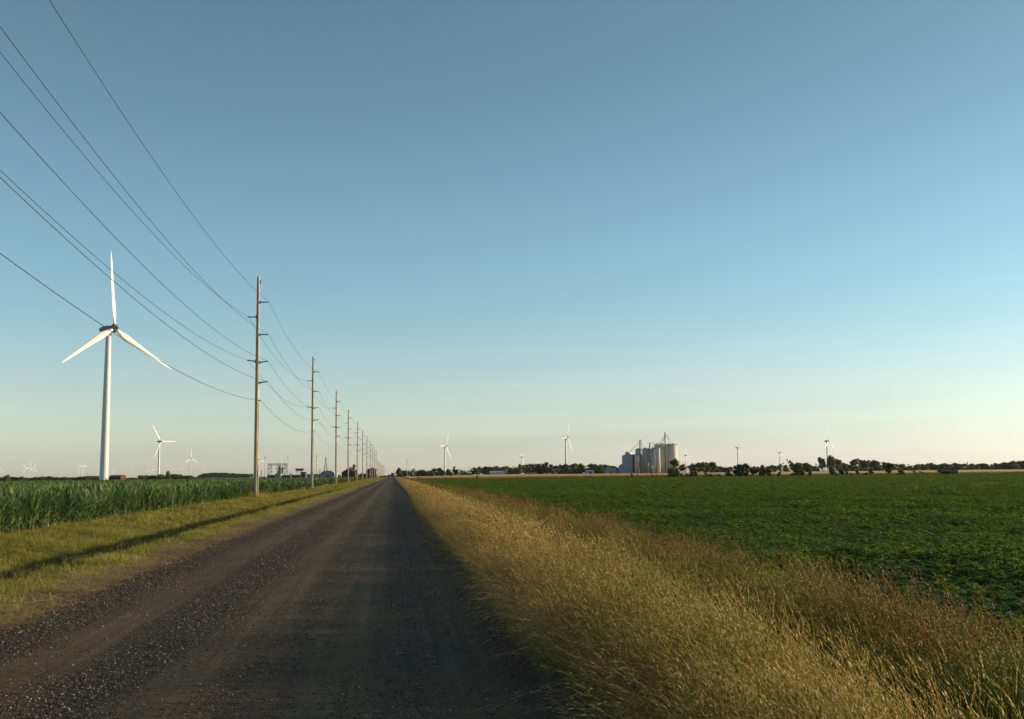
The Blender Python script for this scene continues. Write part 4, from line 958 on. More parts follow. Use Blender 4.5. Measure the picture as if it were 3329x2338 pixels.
bush(c8, s8, 380, 585, 44, 'tall', 'thin yellowish sapling in front of the wheat at the foot of the wood', 'crown_lt', None, 'sapling', 'sapling')
bush(c8, s8, 545, 588, 50, 'tall', 'thin upright sapling alone in front of the wheat right of the yellowish one', 'crown_lt', None, 'sapling', 'sapling')
bush(c8, s8, 735, 538, 100, 'round', 'leaning umbrella-shaped small tree with a gap under its crown at the field edge', 'crown_lt', None, 'tree', 'tree')
bush(c8, s8, 880, 608, 74, 'bush', 'dark squat bush right of the umbrella-shaped tree')
bush(c8, s8, 1030, 628, 50, 'open', 'ragged low shrub in front of the wheat right of the dark squat bush')
bush(c8, s8, 1137, 642, 62, 'open', 'see-through yellowish shrub in front of the bright wheat', 'crown_lt')
bush(c8, s8, 1382, 592, 126, 'bush', 'large round dark bush at the field edge toward the right of the photo')
bush(c8, s8, 1475, 610, 56, 'dense', 'upright bush touching the right of the large round one')
bush(c8, s8, 1525, 618, 36, 'tall', 'thin pale shrub, last before the open wheat at the right', 'crown_lt')
bush(c8, s8, 2110, 652, 120, 'bush', 'low brown mound of weeds in front of the wheat at the far right', 'crown_rust')
bush(c8, s8, 2205, 650, 66, 'bush', 'smaller brown weed mound beside the low one at the far right', 'crown_rust')
bush(c8, s8, 2290, 652, 70, 'bush', 'brown weed mound cut by the right edge of the photo', 'crown_rust')
g_ = 'small scrub bushes along the far edge of the soybeans'
for si, (c, s, x, y, w_) in enumerate(sorted([(c7, s7, 230, 655, 34), (c7, s7, 290, 660, 34), (c7, s7, 510, 648, 44), (c7, s7, 560, 655, 40), (c7, s7, 660, 660, 26), (c7, s7, 800, 662, 44), (c7, s7, 1285, 663, 22), (c7, s7, 2010, 652, 50), (c7, s7, 2130, 632, 36), (c7, s7, 2185, 650, 36), (c8, s8, 260, 625, 36), (c8, s8, 470, 645, 60), (c8, s8, 1065, 655, 30), (c8, s8, 1800, 655, 20), (c8, s8, 1850, 648, 18), (c8, s8, 650, 668, 40), (c5, s5, 2050, 662, 20), (c5, s5, 1870, 668, 14), (c5, s5, 905, 664, 18), (c5, s5, 310, 668, 14)], key=lambda t: t[0][0] + t[1] * t[2])):
    bush(c, s, x, y, w_, 'bush', 'small scrubby bush along the far soybean edge, %s from the left' % NTH[si], 'crown', g_)
# bare and half-bare trees before the silos
def bare_tree(u, vtop, d, label, leafy=False, seed=1):
    g = at(u, 1545, d); z0 = g1(g.x, g.y); h = at(u, vtop, d).z - z0; rs = random.Random(seed); mb = MB(); root = empty('bare_tree', (g.x, g.y, z0), 0, label, 'bare tree')
    def br(p, dr, L_, r, dep):
        q = p + dr * L_; mb.tube([p, (p + q) / 2 + Vector((rs.uniform(-.05, .05), 0, 0)) * L_, q], [r, r * .8, r * .6], 5)
        if dep:
            for _ in range(3): br(p + dr * L_ * rs.uniform(.55, 1), (dr + Vector((rs.uniform(-.8, .8), rs.uniform(-.8, .8), rs.uniform(-.1, .5)))).normalized(), L_ * .62, r * .55, dep - 1)
    br(Vector((0, 0, -.1)), Vector((.02, 0, 1)), h * .45, .13, 3); o = mb.build('trunk', M['bark'], root); return root
bare_tree(c6[0] + 765 * s6, c6[1] + 690 * s6, HD, 'bare reddish dead tree in front of the smaller grain bins', seed=3)
bare_tree(c6[0] + 1075 * s6, c6[1] + 880 * s6, HD, 'short bare tree before the central grain elevator leg', seed=5)
bush(c6, s6, 640, 1040, 46, 'dense', 'stubby leafy stump at the field edge, left of the dead tree')
bush(c6, s6, 1195, 1085, 34, 'bush', 'tiny bush on the wheat edge below the pale narrow silo')

# ------------------------------------------------------------------ left horizon
g_ = 'low trees along the left horizon beyond the corn'
lx = []
for x in range(-20, 820, 30): lx.append((x, 536 - 4 * math.sin(x * .02) + U(-4, 3), 62))
lx += [(700, 530, 56), (735, 526, 56), (775, 524, 60), (812, 526, 56)]
for x in range(850, 1150, 30): lx.append((x, 541 + U(-3, 3), 60))
line(c2, s2, lx, 850, 980, g_, lambda x, i: 'low tree on the left horizon beyond the corn', ('dense', 'bush', 'dense'))
tree(c2[0] + 55 * s2, c2[1] + 517 * s2, 76 * s2, 780, 'dense', 'rounded tree standing highest at the far left edge beyond the corn')
tree(c2[0] + 1170 * s2, c2[1] + 520 * s2, 64 * s2, 900, 'round', 'small peaked tree between the red barn and the second turbine')
tree(c2[0] + 1392 * s2, c2[1] + 485 * s2, 62 * s2, 850, 'dense', 'tall ragged tree just right of the second turbine tower')
g_ = 'trees around the second turbine tower'
line(c2, s2, [(1200, 527, 60), (1235, 521, 60), (1270, 519, 60), (1305, 524, 54), (1350, 512, 60), (1430, 514, 70), (1470, 510, 66), (1510, 515, 66), (1550, 523, 64), (1590, 530, 60), (1630, 535, 60)], 860, 930, g_, lambda x, i: 'tree in the clump around the second turbine tower')
# far wood, one mass of crowns (cannot be counted)
wc = MB()
for x in np.arange(1660, 2075, 7):
    for dd in (2500, 2650):
        tp = c2[1] + (508 + 5 * math.sin(x * .013) + U(-3, 5) + (12 if x < 1700 else 0)) * s2; p = at(c2[0] + x * s2, 1553, dd); z1 = at(c2[0] + x * s2, tp, dd).z; h = z1 + .3; r = U(5, 9)
        for k in range(5):
            q = U(0, 6.28); bm = bmesh.new(); bmesh.ops.create_icosphere(bm, subdivisions=1, radius=1)
            rr = r * U(.5, .9); cz = U(.25, .85) * h
            wc.add([(p.x + math.cos(q) * r * .5 + v.co.x * rr * U(.7, 1.2), p.y + math.sin(q) * r * .5 + v.co.y * rr * U(.7, 1.2), max(-.5, min(z1, cz + v.co.z * h * .28 * U(.8, 1.2)))) for v in bm.verts], [tuple(v.index for v in f.verts) for f in bm.faces]); bm.free()
tag(wc.build('far_wood', M['crown']), 'long low bluish wood on the left horizon, left of the nearest pole', 'wood', None, 'stuff')

def frame_at(c, s, x, d, name, label, cat, group=None):
    p = at(c[0] + x * s, 1545, d); z0 = g1(p.x, p.y)
    # local x axis runs along the picture's horizontal
    return empty(name, (p.x, p.y, z0), -YAW, label, cat, group), s * d / F0
def zof(c, s, x, y, d):
    p = at(c[0] + x * s, c[1] + y * s, d); g = at(c[0] + x * s, 1545, d); return p.z - g1(g.x, g.y)

def shed(c, s, x0, x1, ytop, yeave, d, depth, name, label, cat, wall, roof, along='x', door=None, wins=0):
    xm = (x0 + x1) / 2; r_, k = frame_at(c, s, xm, d, name, label, cat); hw = (x1 - x0) / 2 * k; hr = zof(c, s, xm, ytop, d); he = zof(c, s, xm, yeave, d)
    mb = MB(); mb.box(-hw, hw, 0, depth, -.3, he)
    if along == 'x': mb.add([(-hw, 0, he), (-hw, depth, he), (-hw, depth / 2, hr), (hw, 0, he), (hw, depth, he), (hw, depth / 2, hr)], [(0, 2, 1), (3, 4, 5)])
    else: mb.add([(-hw, 0, he), (hw, 0, he), (0, 0, hr), (-hw, depth, he), (hw, depth, he), (0, depth, hr)], [(0, 1, 2), (3, 5, 4)])
    mb.build('wall', M[wall], r_)
    rb = MB(); rb.gable(-hw, hw, 0, depth, 0, he, hr, along); rb.build('roof', M[roof], r_)
    if door:
        db = MB(); db.box(door[0] * hw, door[1] * hw, -.06, -.01, 0, he * .8); db.build('door', M['glass'], r_)
    for i in range(wins):
        xx = -hw + 2 * hw * (i + .5) / wins; wb = MB(); wb.box(xx - .5, xx + .5, -.06, -.01, he * .4, he * .75); wb.build('window', M['glass'], r_)
    return r_
shed(c2, s2, 908, 1000, 523, 533, 640, 9, 'barn', 'red barn with a dark roof beside the big turbine tower', 'barn', 'redbarn', 'roof_dark', 'x')
shed(c5, s5, 1030, 1178, 625, 640, 820, 10, 'long_shed', 'long low white shed with a pale blue roof behind the wheat', 'shed', 'white_wall', 'roof_blue', 'x')
shed(c5, s5, 1384, 1500, 642, 649, 850, 8, 'farm_building', 'low pale farm building at the foot of the dense wood', 'building', 'grey_wall', 'roof_dark', 'x', (-.3, .1))
shed(c5, s5, 2008, 2084, 617, 628, 850, 8, 'garage', 'small white garage tucked into the dense wood left of the silos', 'garage', 'white_wall', 'roof_blue', 'x', (-.5, .5))
shed(c5, s5, 2205, 2300, 598, 622, 845, 10, 'barn', 'pale grey barn half hidden by trees at the left of the silos', 'barn', 'grey_wall', 'grey_wall', 'x', (-.1, .3))
shed(c6, s6, 60, 330, 960, 1010, 850, 10, 'farmhouse', 'low greenish grey house between the dense wood and the silos', 'house', 'grey_wall', 'roof_dark', 'x', None, 3)
shed(c8, s8, 1752, 1895, 579, 594, 905, 12, 'farm_building', 'building with a pale blue roof among the trees at the far right', 'building', 'white_wall', 'roof_blue', 'x')

# ------------------------------------------------------------------ grain elevator
GD = 850
def gx(x, d=GD): return at(c6[0] + x * s6, 1545, d)
K6 = s6 * GD / F0
def silo(cx, rpx, ytop, label, mt, cone=0, rail=False, back=0, rings=True, ladder=True):
    d = GD + back; p = gx(cx, d); z0 = g1(p.x, p.y); r = rpx * s6 * d / F0; h = zof(c6, s6, cx, ytop, d)
    root = empty('grain_silo', (p.x, p.y, z0), -YAW, label, 'grain silo')
    mb = MB(); mb.lathe([(r, -.3), (r, h)], 40); mb.build('silo_wall', M[mt], root, True).data.polygons.foreach_set('use_smooth', [True] * 40 + [False] * 2)
    rb = MB(); rb.lathe([(r + .12, h), (r + .12, h + .15), (.5, h + .15 + cone), (.45, h + .5 + cone)] if cone else [(r + .1, h), (r + .1, h + .25), (r * .2, h + .55)], 40); rb.build('roof', M['grey_wall'], root)
    if rings:
        nr = 9
        for i in range(nr):
            z = h * (i + 1) / (nr + 1); q = MB(); q.lathe([(r - .02, z - .05), (r + .05, z - .03), (r + .05, z + .03), (r - .02, z + .05)], 40); q.build('hoop_ring', M[mt], root)
    if rail:
        q = MB()
        for i in range(28):
            a = 2 * math.pi * i / 28; q.tube([(r * .97 * math.cos(a), r * .97 * math.sin(a), h + .2), (r * .97 * math.cos(a), r * .97 * math.sin(a), h + 1.2)], .05, 4)
        for zz in (.7, 1.2): q.tube([(r * .97 * math.cos(2 * math.pi * i / 28), r * .97 * math.sin(2 * math.pi * i / 28), h + zz) for i in range(29)], .04, 4, False)
        q.build('railing', M['dark'], root)
        for i in range(7):
            a = U(0, 6.28); rr = U(.3, .85) * r; v_ = MB(); v_.box(rr * math.cos(a) - .3, rr * math.cos(a) + .3, rr * math.sin(a) - .3, rr * math.sin(a) + .3, h + .2, h + U(1.0, 1.7)); v_.build('roof_vent', M['dark'], root)
    if ladder:
        q = MB(); a = -2.2
        for o_ in (-.06, .06): q.tube([((r + .2) * math.cos(a + o_), (r + .2) * math.sin(a + o_), 1), ((r + .2) * math.cos(a + o_), (r + .2) * math.sin(a + o_), h + .8)], .04, 4)
        q.build('ladder', M['dark'], root)
    return root
silo(1525, 125, 455, 'wide tall pale silo at the right end of the grain elevator, railing on top', 'concrete', 0, True, 0)
silo(1268, 126, 455, 'wide tall pale silo second from the right, behind the narrow bright one', 'concrete', 0, True, 2)
silo(1120, 62, 545, 'blue grey metal bin left of the narrow bright silo', 'grain', 1.2, False, -6)
silo(1232, 36, 525, 'narrow bright sunlit silo standing in front of the wide pale ones', 'concrete', .6, False, -12, True, False)
silo(1008, 46, 548, 'brownish grey bin behind the central elevator leg', 'concrete', .8, False, 4)
silo(935, 62, 545, 'dull grey metal bin left of the central elevator leg', 'grain', 1.0, False, 2)
silo(800, 78, 548, 'tall grey bin behind the twin elevator legs', 'grain', .8, False, 10)
silo(790, 82, 668, 'shorter bin with a sunlit right edge behind the dead tree', 'concrete', .8, False, -6)
silo(1090, 16, 915, 'small bright white tank low between the bins', 'white_wall', .4, False, -10, False, False)
silo(1002, 13, 860, 'slim white tank left of the central elevator leg', 'white_wall', .4, False, -10, False, False)
# elevator house
p = gx(555); z0 = g1(p.x, p.y); root = empty('elevator_house', (p.x, p.y, z0), -YAW, 'blue grey clad elevator house at the left end of the grain silos', 'building')
hw = 105 * K6; he = zof(c6, s6, 555, 690, GD); hr = zof(c6, s6, 555, 632, GD)
mb = MB(); mb.box(-hw, hw, 0, 9, -.3, he); mb.add([(-hw, 0, he), (hw, 0, he), (hw, 0, he + .8), (.3, 0, hr), (-.6, 0, hr), (-hw, 9, he), (hw, 9, he), (hw, 9, he + .8), (.3, 9, hr), (-.6, 9, hr)], [(0, 1, 2, 3, 4), (5, 9, 8, 7, 6), (2, 7, 8, 3), (4, 9, 5, 0), (3, 8, 9, 4), (1, 6, 7, 2)]); mb.build('wall', M['bluemetal'], root)
cp = MB(); cp.box(-1.2, 1.0, 2, 5, hr, hr + 1.2); cp.build('headhouse', M['steel'], root)
ln_ = MB(); xl = -185 * K6; hl = zof(c6, s6, 370, 905, GD); hl2 = zof(c6, s6, 450, 855, GD)
ln_.add([(xl, 0, -.3), (-hw - .01, 0, -.3), (-hw - .01, 0, hl2), (xl, 0, hl), (xl, 8, -.3), (-hw - .01, 8, -.3), (-hw - .01, 8, hl2), (xl, 8, hl)], [(0, 1, 2, 3), (4, 7, 6, 5), (3, 2, 6, 7), (0, 3, 7, 4), (1, 5, 6, 2)]); ln_.build('lean_to', M['bluemetal'], root)
for i in range(1, 8):
    z = he * i / 8; q = MB(); q.box(-hw - .03, hw + .03, -.05, .0, z - .04, z + .04); q.build('cladding_seam', M['grey_wall'], root)
dr = MB(); dr.box(-1.8, 1.2, -.06, -.01, 0, 4.2); dr.build('door', M['grey_wall'], root)
# annex between house and first bin
p = gx(700, GD + 3); root = empty('annex', (p.x, p.y, g1(p.x, p.y)), -YAW, 'brown rusty annex between the elevator house and the first bin', 'building')
ha = zof(c6, s6, 700, 665, GD + 3); mb = MB(); mb.box(-50 * K6, 48 * K6, 0, 6, -.3, ha); mb.build('wall', M['rust'], root); mb = MB(); mb.box(-52 * K6, 60 * K6, -.2, 6.2, ha, ha + .3); mb.build('roof', M['roof_dark'], root)

def leg(x, ytop, ybot, w_, label, twin=False, d=GD - 9):
    p = gx(x, d); z0 = g1(p.x, p.y); root = empty('grain_elevator', (p.x, p.y, z0), -YAW, label, 'grain elevator'); z1 = zof(c6, s6, x, ytop, d); zb = 0
    for xo in ((-.55, .55) if twin else (0,)):
        t = MB()
        for sx_, sy_ in ((-1, -1), (1, -1), (1, 1), (-1, 1)): t.box(xo + sx_ * w_ - .06, xo + sx_ * w_ + .06, sy_ * w_ - .06, sy_ * w_ + .06, zb, z1)
        t.build('leg_frame', M['dark'], root)
        b_ = MB(); nz = int(z1 / 1.4)
        for i in range(nz):
            a = zb + i * 1.4; s_ = 1 if i % 2 else -1
            b_.tube([(xo - s_ * w_, -w_, a), (xo + s_ * w_, -w_, a + 1.4)], .05, 4); b_.tube([(xo - s_ * w_, w_, a), (xo + s_ * w_, w_, a + 1.4)], .05, 4)
        b_.build('bracing', M['dark'], root)
        c_ = MB(); c_.box(xo - w_ * .5, xo + w_ * .5, -w_ * .5, w_ * .5, zb, z1 - .2); c_.build('casing', M['dark'], root)
        h_ = MB(); h_.box(xo - w_ * 1.5, xo + w_ * 1.5, -w_ * 1.4, w_ * 1.4, z1 - .9, z1 + .15); h_.build('head_box', M['dark'], root)
    return root
leg(1385, 172, 1060, .26, 'tallest slender elevator leg rising between the two wide silos')
leg(1045, 402, 1060, .3, 'central dark elevator leg in front of the metal bins')
leg(837, 338, 640, .2, 'twin elevator legs side by side above the smaller bins', True)
def spout(x0, y0, x1, y1, label, r=.11, mt='steel', d=GD - 9, d2=None):
    a = at(c6[0] + x0 * s6, c6[1] + y0 * s6, d); b_ = at(c6[0] + x1 * s6, c6[1] + y1 * s6, d2 or d); mb = MB(); mb.tube([a - a, b_ - a], r, 6); o = mb.build('grain_spout', M[mt]); o.location = a
    tag(o, label, 'grain spout', 'grain spouts')
spout(1380, 225, 1220, 412, 'leftmost of three spouts sloping left from the tallest leg', d2=GD - 4)
spout(1380, 232, 1255, 430, 'middle of three spouts sloping left from the tallest leg', d2=GD - 1)
spout(1382, 240, 1290, 430, 'right one of three spouts sloping left from the tallest leg', .16, d2=GD)
spout(1390, 235, 1468, 438, 'shorter spout sloping right from the tallest leg', d2=GD)
spout(1390, 230, 1530, 440, 'longer spout sloping right from the tallest leg', d2=GD)
spout(808, 385, 590, 600, 'long spout sloping down left to the elevator house', .13, 'steel', d2=GD + 3)
spout(660, 535, 592, 602, 'white lower end of the spout onto the elevator house', .2, 'white_wall', d2=GD + 3)
spout(855, 410, 925, 535, 'spout sloping right from the twin legs to the dull grey bin', d2=GD)
spout(1040, 455, 962, 535, 'spout sloping left from the central leg', d2=GD + 2)
spout(1050, 540, 1105, 440, 'spout rising right from the central leg', d2=GD)
a = at(c6[0] + 1082 * s6, c6[1] + 420 * s6, GD - 9); b_ = at(c6[0] + 1300 * s6, c6[1] + 442 * s6, GD - 2); root = empty('conveyor_bridge', a, 0, 'conveyor bridge running level from the central leg onto the wide silos', 'conveyor')
mb = MB(); mb.tube([a - a, b_ - a], .22, 4); mb.build('conveyor_trough', M['concrete'], root)
mb = MB(); mb.tube([(0, 0, 1.0), (b_ - a) + Vector((0, 0, .2))], .06, 4)
for i in range(9): t = i / 8; q = (b_ - a) * t; mb.tube([q, q + Vector((0, 0, 1.0 - .8 * t))], .05, 4)
mb.build('bridge_rail', M['dark'], root)

# ------------------------------------------------------------------ plant on the left of the road
PD = 900
K4 = s4 * PD / F0
def P4(x, d=PD): return at(c4[0] + x * s4, 1548, d)
def root4(name, x, label, cat, d=PD, group=None):
    p = P4(x, d); return empty(name, (p.x, p.y, g1(p.x, p.y)), -YAW, label, cat, group)
def z4(x, y, d=PD): return zof(c4, s4, x, y, d)
# portal frame
r_ = root4('steel_gantry', 510, 'open steel gantry with two lattice towers and a top beam at the plant', 'gantry')
def lattice(mbf, x0, x1, y0, y1, z0, z1, r, step):
    for x in (x0, x1):
        for y in (y0, y1): mbf.tube([(x, y, z0), (x, y, z1)], r, 4)
    z = z0; s_ = 1
    while z < z1 - .1:
        zz = min(z1, z + step)
        for y in (y0, y1): mbf.tube([(x0 if s_ > 0 else x1, y, z), (x1 if s_ > 0 else x0, y, zz)], r * .8, 4); mbf.tube([(x0, y, zz), (x1, y, zz)], r * .8, 4)
        for x in (x0, x1): mbf.tube([(x, y0, zz), (x, y1, zz)], r * .8, 4)
        z = zz; s_ = -s_
zt = z4(510, 330); zb2 = z4(510, 350)
for (a, b_) in ((382, 432), (508, 552), (606, 642)):
    mb = MB(); lattice(mb, (a - 510) * K4, (b_ - 510) * K4, 0, 3, 0, zt, .1, 2.2); mb.build('lattice_tower', M['steel'], r_)
mb = MB(); x0, x1 = (382 - 510) * K4, (642 - 510) * K4
for y in (0, 3):
    for z in (zt, zb2): mb.tube([(x0, y, z), (x1, y, z)], .13, 4)
    for i in range(14): xa = x0 + (x1 - x0) * i / 14; xb = x0 + (x1 - x0) * (i + 1) / 14; mb.tube([(xa, y, zb2 if i % 2 else zt), (xb, y, zt if i % 2 else zb2)], .08, 4)
mb.build('top_beam', M['steel'], r_)
for (x, y0_, y1_) in ((520, 270, 330), (608, 255, 330), (405, 290, 330)):
    mb = MB(); mb.tube([((x - 510) * K4, 1, z4(x, 330)), ((x - 510) * K4, 1, z4(x, y0_))], .06, 4); mb.build('lightning_rod', M['steel'], r_)
for (z_, a, b_) in ((400, 484, 560), (395, 600, 645), (400, 384, 436)):
    mb = MB(); zz = z4(510, z_); mb.box((a - 510) * K4, (b_ - 510) * K4, -.6, 3.6, zz, zz + .25); mb.tube([((a - 510) * K4, -.6, zz + 1.2), ((b_ - 510) * K4, -.6, zz + 1.2)], .06, 4); mb.build('platform', M['steel'], r_)
r2 = root4('process_unit', 575, 'cluttered pale and rusty process equipment inside the steel gantry', 'machinery', PD + 1)
for (x, y0_, y1_, w_, mt) in ((540, 350, 500, 9, 'grey_wall'), (560, 365, 500, 8, 'white_wall'), (578, 375, 500, 10, 'rust'), (592, 385, 500, 7, 'white_wall'), (530, 420, 500, 12, 'rust')):
    mb = MB(); z1 = z4(x, y0_); mb.lathe([(w_ * K4, 0), (w_ * K4, z1 * .92), (w_ * K4 * .5, z1)], 12, ((x - 575) * K4, U(.2, 2), 0)); mb.build('vessel', M[mt], r2, True)
for i in range(7):
    z_ = z4(575, 360 + 18 * i); mb = MB(); mb.tube([(U(-3, -1), 0, z_), (U(0, 1.2), 0, z_), (U(1.2, 2), 1, z_ - U(.5, 1.5))], .12, 5); mb.build('pipe', M[random.choice(['rust', 'white_wall', 'steel'])], r2)
for (x, yt, lab) in ((340, 222, 'thin mast with a lamp cluster just left of the steel gantry'), (660, 207, 'thin mast with a lamp cluster just right of the steel gantry'), (1057, 205, 'thick light mast right of the second pole')):
    rr = root4('light_mast', x, lab, 'light mast'); h = z4(x, yt + 14); th = .22 if x > 1000 else .13
    mb = MB(); mb.tube([(0, 0, 0), (0, 0, h)], [th, th * .6], 8); mb.build('mast_pole', M['steel'], rr)
    mb = MB(); mb.tube([(-.55, 0, h - .3), (.55, 0, h - .3)], .07, 4); mb.box(-.7, -.35, -.2, .2, h - .5, h - .1); mb.box(.35, .7, -.2, .2, h - .5, h - .1); mb.box(-.2, .2, -.2, .2, h - .45, h); mb.build('lamp_head', M['dark'], rr)
    mb = MB(); mb.tube([(0, 0, h), (0, 0, h + 1.4)], .04, 4); mb.build('lightning_rod', M['dark'], rr)
rr = root4('lattice_tower', 1185, 'splayed four-legged lattice tower with a boxy top right of the second pole', 'tower'); zA = z4(1185, 305); zB = z4(1185, 245); zF = 0; q = 40 * K4
for sx_, sy_ in ((-1, -1), (1, -1), (1, 1), (-1, 1)):
    mb = MB(); mb.tube([(sx_ * q, sy_ * q, 0), (sx_ * 6 * K4, sy_ * 6 * K4, zA)], .13, 5); mb.build('leg', M['steel'], rr)
mb = MB()
for i in range(1, 6):
    t = i / 6; w_ = q + (6 * K4 - q) * t; t2 = (i + 1) / 6; w2 = q + (6 * K4 - q) * t2
    c_ = [(-w_, -w_), (w_, -w_), (w_, w_), (-w_, w_)]; c2_ = [(-w2, -w2), (w2, -w2), (w2, w2), (-w2, w2)]
    for k in range(4): mb.tube([(*c_[k], zA * t), (*c_[(k + 1) % 4], zA * t)], .07, 4); mb.tube([(*c_[k], zA * t), (*c2_[(k + 1) % 4], zA * t2)], .06, 4)
mb.build('bracing', M['steel'], rr)
mb = MB(); lattice(mb, -6 * K4, 6 * K4, -6 * K4, 6 * K4, zA, zB, .1, 1.0); mb.build('top_cage', M['steel'], rr)
mb = MB(); mb.tube([(-.3, 0, zB), (-.3, 0, z4(1185, 180))], .05, 4); mb.tube([(.4, 0, zB), (.4, 0, z4(1185, 190))], .05, 4); mb.build('antenna', M['steel'], rr)
def box4(name, x0, x1, y0, d, dep, label, cat, wall, roof='roof_dark', flat=True, yr=None):
    xm = (x0 + x1) / 2; rr = root4(name, xm, label, cat, d); h = z4(xm, y0, d); hw = (x1 - x0) / 2 * s4 * d / F0
    mb = MB(); mb.box(-hw, hw, 0, dep, -.3, h); mb.build('wall', M[wall], rr)
    mb = MB(); mb.box(-hw - .15, hw + .15, -.15, dep + .15, h, h + .25); mb.build('roof', M[roof], rr)
    mb = MB(); mb.box(-hw * .3, hw * .1, -.05, -.01, 0, min(h * .8, 2.4)); mb.build('door', M['glass'], rr); return rr
box4('plant_building', 376, 484, 490, 880, 8, 'low dark blue building under the left gantry tower', 'building', 'navy')
box4('plant_building', 485, 563, 470, 875, 7, 'taller blue grey box building in front of the gantry', 'building', 'bluemetal')
box4('plant_building', 566, 700, 492, 885, 8, 'low dark building right of the blue grey box', 'building', 'navy')
box4('plant_building', 702, 838, 488, 890, 8, 'low dark building left of the black cube', 'building', 'steel')
box4('plant_building', 842, 906, 447, 880, 6, 'near-black cube building beside the raised hut', 'building', 'roof_dark')
box4('plant_building', 908, 1110, 478, 905, 9, 'long grey building behind the second pole', 'building', 'grey_wall')
rr = root4('raised_hut', 820, 'raised hut on pale legs between the gantry and the second pole', 'hut', 890); k = s4 * 890 / F0
mb = MB(); mb.box(-52 * k, 54 * k, 0, 4, z4(820, 430), z4(820, 404)); mb.build('cabin', M['steel'], rr); mb = MB(); mb.box(-56 * k, 58 * k, -.3, 4.3, z4(820, 404) + .003, z4(820, 398)); mb.build('roof', M['roof_dark'], rr)
for x in (-40, -12, 16, 44):
    mb = MB(); mb.box((x - 3) * k, (x + 3) * k, .3, .8, 0, z4(820, 430) - .003); mb.build('leg', M['grey_wall'], rr)
# arched hall
rr = root4('arched_hall', 1210, 'grey hall with a low rounded roof between the lattice tower and the third pole', 'building', 860); k = s4 * 860 / F0; hw = 100 * k; h0 = z4(1210, 478, 860); h1 = z4(1210, 426, 860)
prof = [(-hw, -.3)] + [(hw * -math.cos(math.pi * i / 12), h0 + (h1 - h0) * math.sin(math.pi * i / 12)) for i in range(13)] + [(hw, -.3)]
mb = MB(); n = len(prof); mb.add([(x, 0, z) for x, z in prof] + [(x, 14, z) for x, z in prof], [tuple(range(n)), tuple(reversed(range(n, 2 * n)))]); mb.build('wall', M['grey_wall'], rr)
mb = MB(); mb.add([(x * 1.01, -.3, z + .06) for x, z in prof] + [(x * 1.01, 14.3, z + .06) for x, z in prof], [(i, i + n, i + 1 + n, i + 1) for i in range(n - 1)]); mb.build('roof', M['grain'], rr)
mb = MB(); mb.box(-1.5, 1.5, -.06, -.01, 0, 2.6); mb.build('door', M['glass'], rr)
shed(c4, s4, 1408, 1590, 392, 452, 800, 12, 'barn', 'dark maroon barn with a pointed gable beside the fourth pole', 'barn', 'maroon', 'maroon', 'y', (-.2, .2))
shed(c4, s4, 1655, 1740, 468, 485, 820, 8, 'shed', 'low dark red shed right of the maroon barn', 'shed', 'maroon', 'roof_dark', 'x')
tree(c4[0] + 1562 * s4, c4[1] + 330 * s4, 118 * s4 * 1.1, 850, 'round', 'large round tree rising behind the maroon barn')
tree(c4[0] + 1812 * s4, c4[1] + 378 * s4, 145 * s4 * 1.1, 800, 'dense', 'dense rounded brownish green tree behind the seventh pole', None, 'crown_rust')
tree(c4[0] + 2105 * s4, c4[1] + 452 * s4, 80 * s4 * 1.1, 1100, 'dense', 'small bluish tree straight down the end of the road')
g_ = 'low bushes behind the plant and the poles'
for si, (x, y, w_) in enumerate(((240, 495, 80), (320, 500, 80), (700, 470, 60), (960, 480, 50), (1350, 470, 90), (1640, 470, 60), (1760, 480, 80), (1900, 490, 80), (1960, 492, 80), (2020, 490, 70), (2060, 480, 60))):
    tree(c4[0] + x * s4, c4[1] + y * s4, w_ * s4 * 1.2, U(930, 980), 'bush', 'low bush behind the plant and the pole row, %s from the left' % NTH[si], g_, 'crown', 'bush', 'bush')
for (x, yt, w_, lab, mt) in ((222, 430, 8, 'pale short stack directly right of the nearest pole', 'grey_wall'), (245, 415, 7, 'thin pale stack second right of the nearest pole', 'white_wall'), (292, 430, 9, 'dark short stack left of the thin mast', 'steel'), (1105, 415, 9, 'narrow dark vent stack left of the lattice tower', 'steel'), (1015, 430, 6, 'thin vent stack just right of the second pole', 'steel')):
    rr = root4('vent_stack', x, lab, 'stack'); h = z4(x, yt); mb = MB(); mb.lathe([(w_ * K4 * .6, 0), (w_ * K4 * .5, h * .95)], 10); mb.build('stack_pipe', M[mt], rr, True); mb = MB(); mb.lathe([(w_ * K4 * .7, h * .93), (w_ * K4 * .7, h)], 10); mb.build('stack_cap', M['dark'], rr)
rr = root4('transformer', 697, 'dark transformer frame with bushings right of the gantry', 'transformer', 890)
mb = MB(); mb.box(-1.6, 1.6, 0, 2, 0, 2.4); mb.build('tank', M['steel'], rr)
for x in (-1.3, 0, 1.3):
    mb = MB(); mb.tube([(x * .6, 1, 2.4), (x, 1, 4.6)], .14, 6); mb.lathe([(.1, 4.5), (.35, 4.6), (.35, 4.8), (.1, 4.9)], 8, (x, 1, 0)); mb.build('bushing', M['dark'], rr)
rr = root4('warning_marker', 1403, 'small faded red cone-like marker between the third and fourth poles', 'marker', 620); hh = z4(1403, 460, 620)
mb = MB(); mb.lathe([(.32, .1), (.22, hh * .5), (.08, hh)], 10); mb.build('marker_body', M['pink'], rr, True); mb = MB(); mb.box(-.4, .4, -.4, .4, 0, .1); mb.build('marker_base', M['white_wall'], rr)

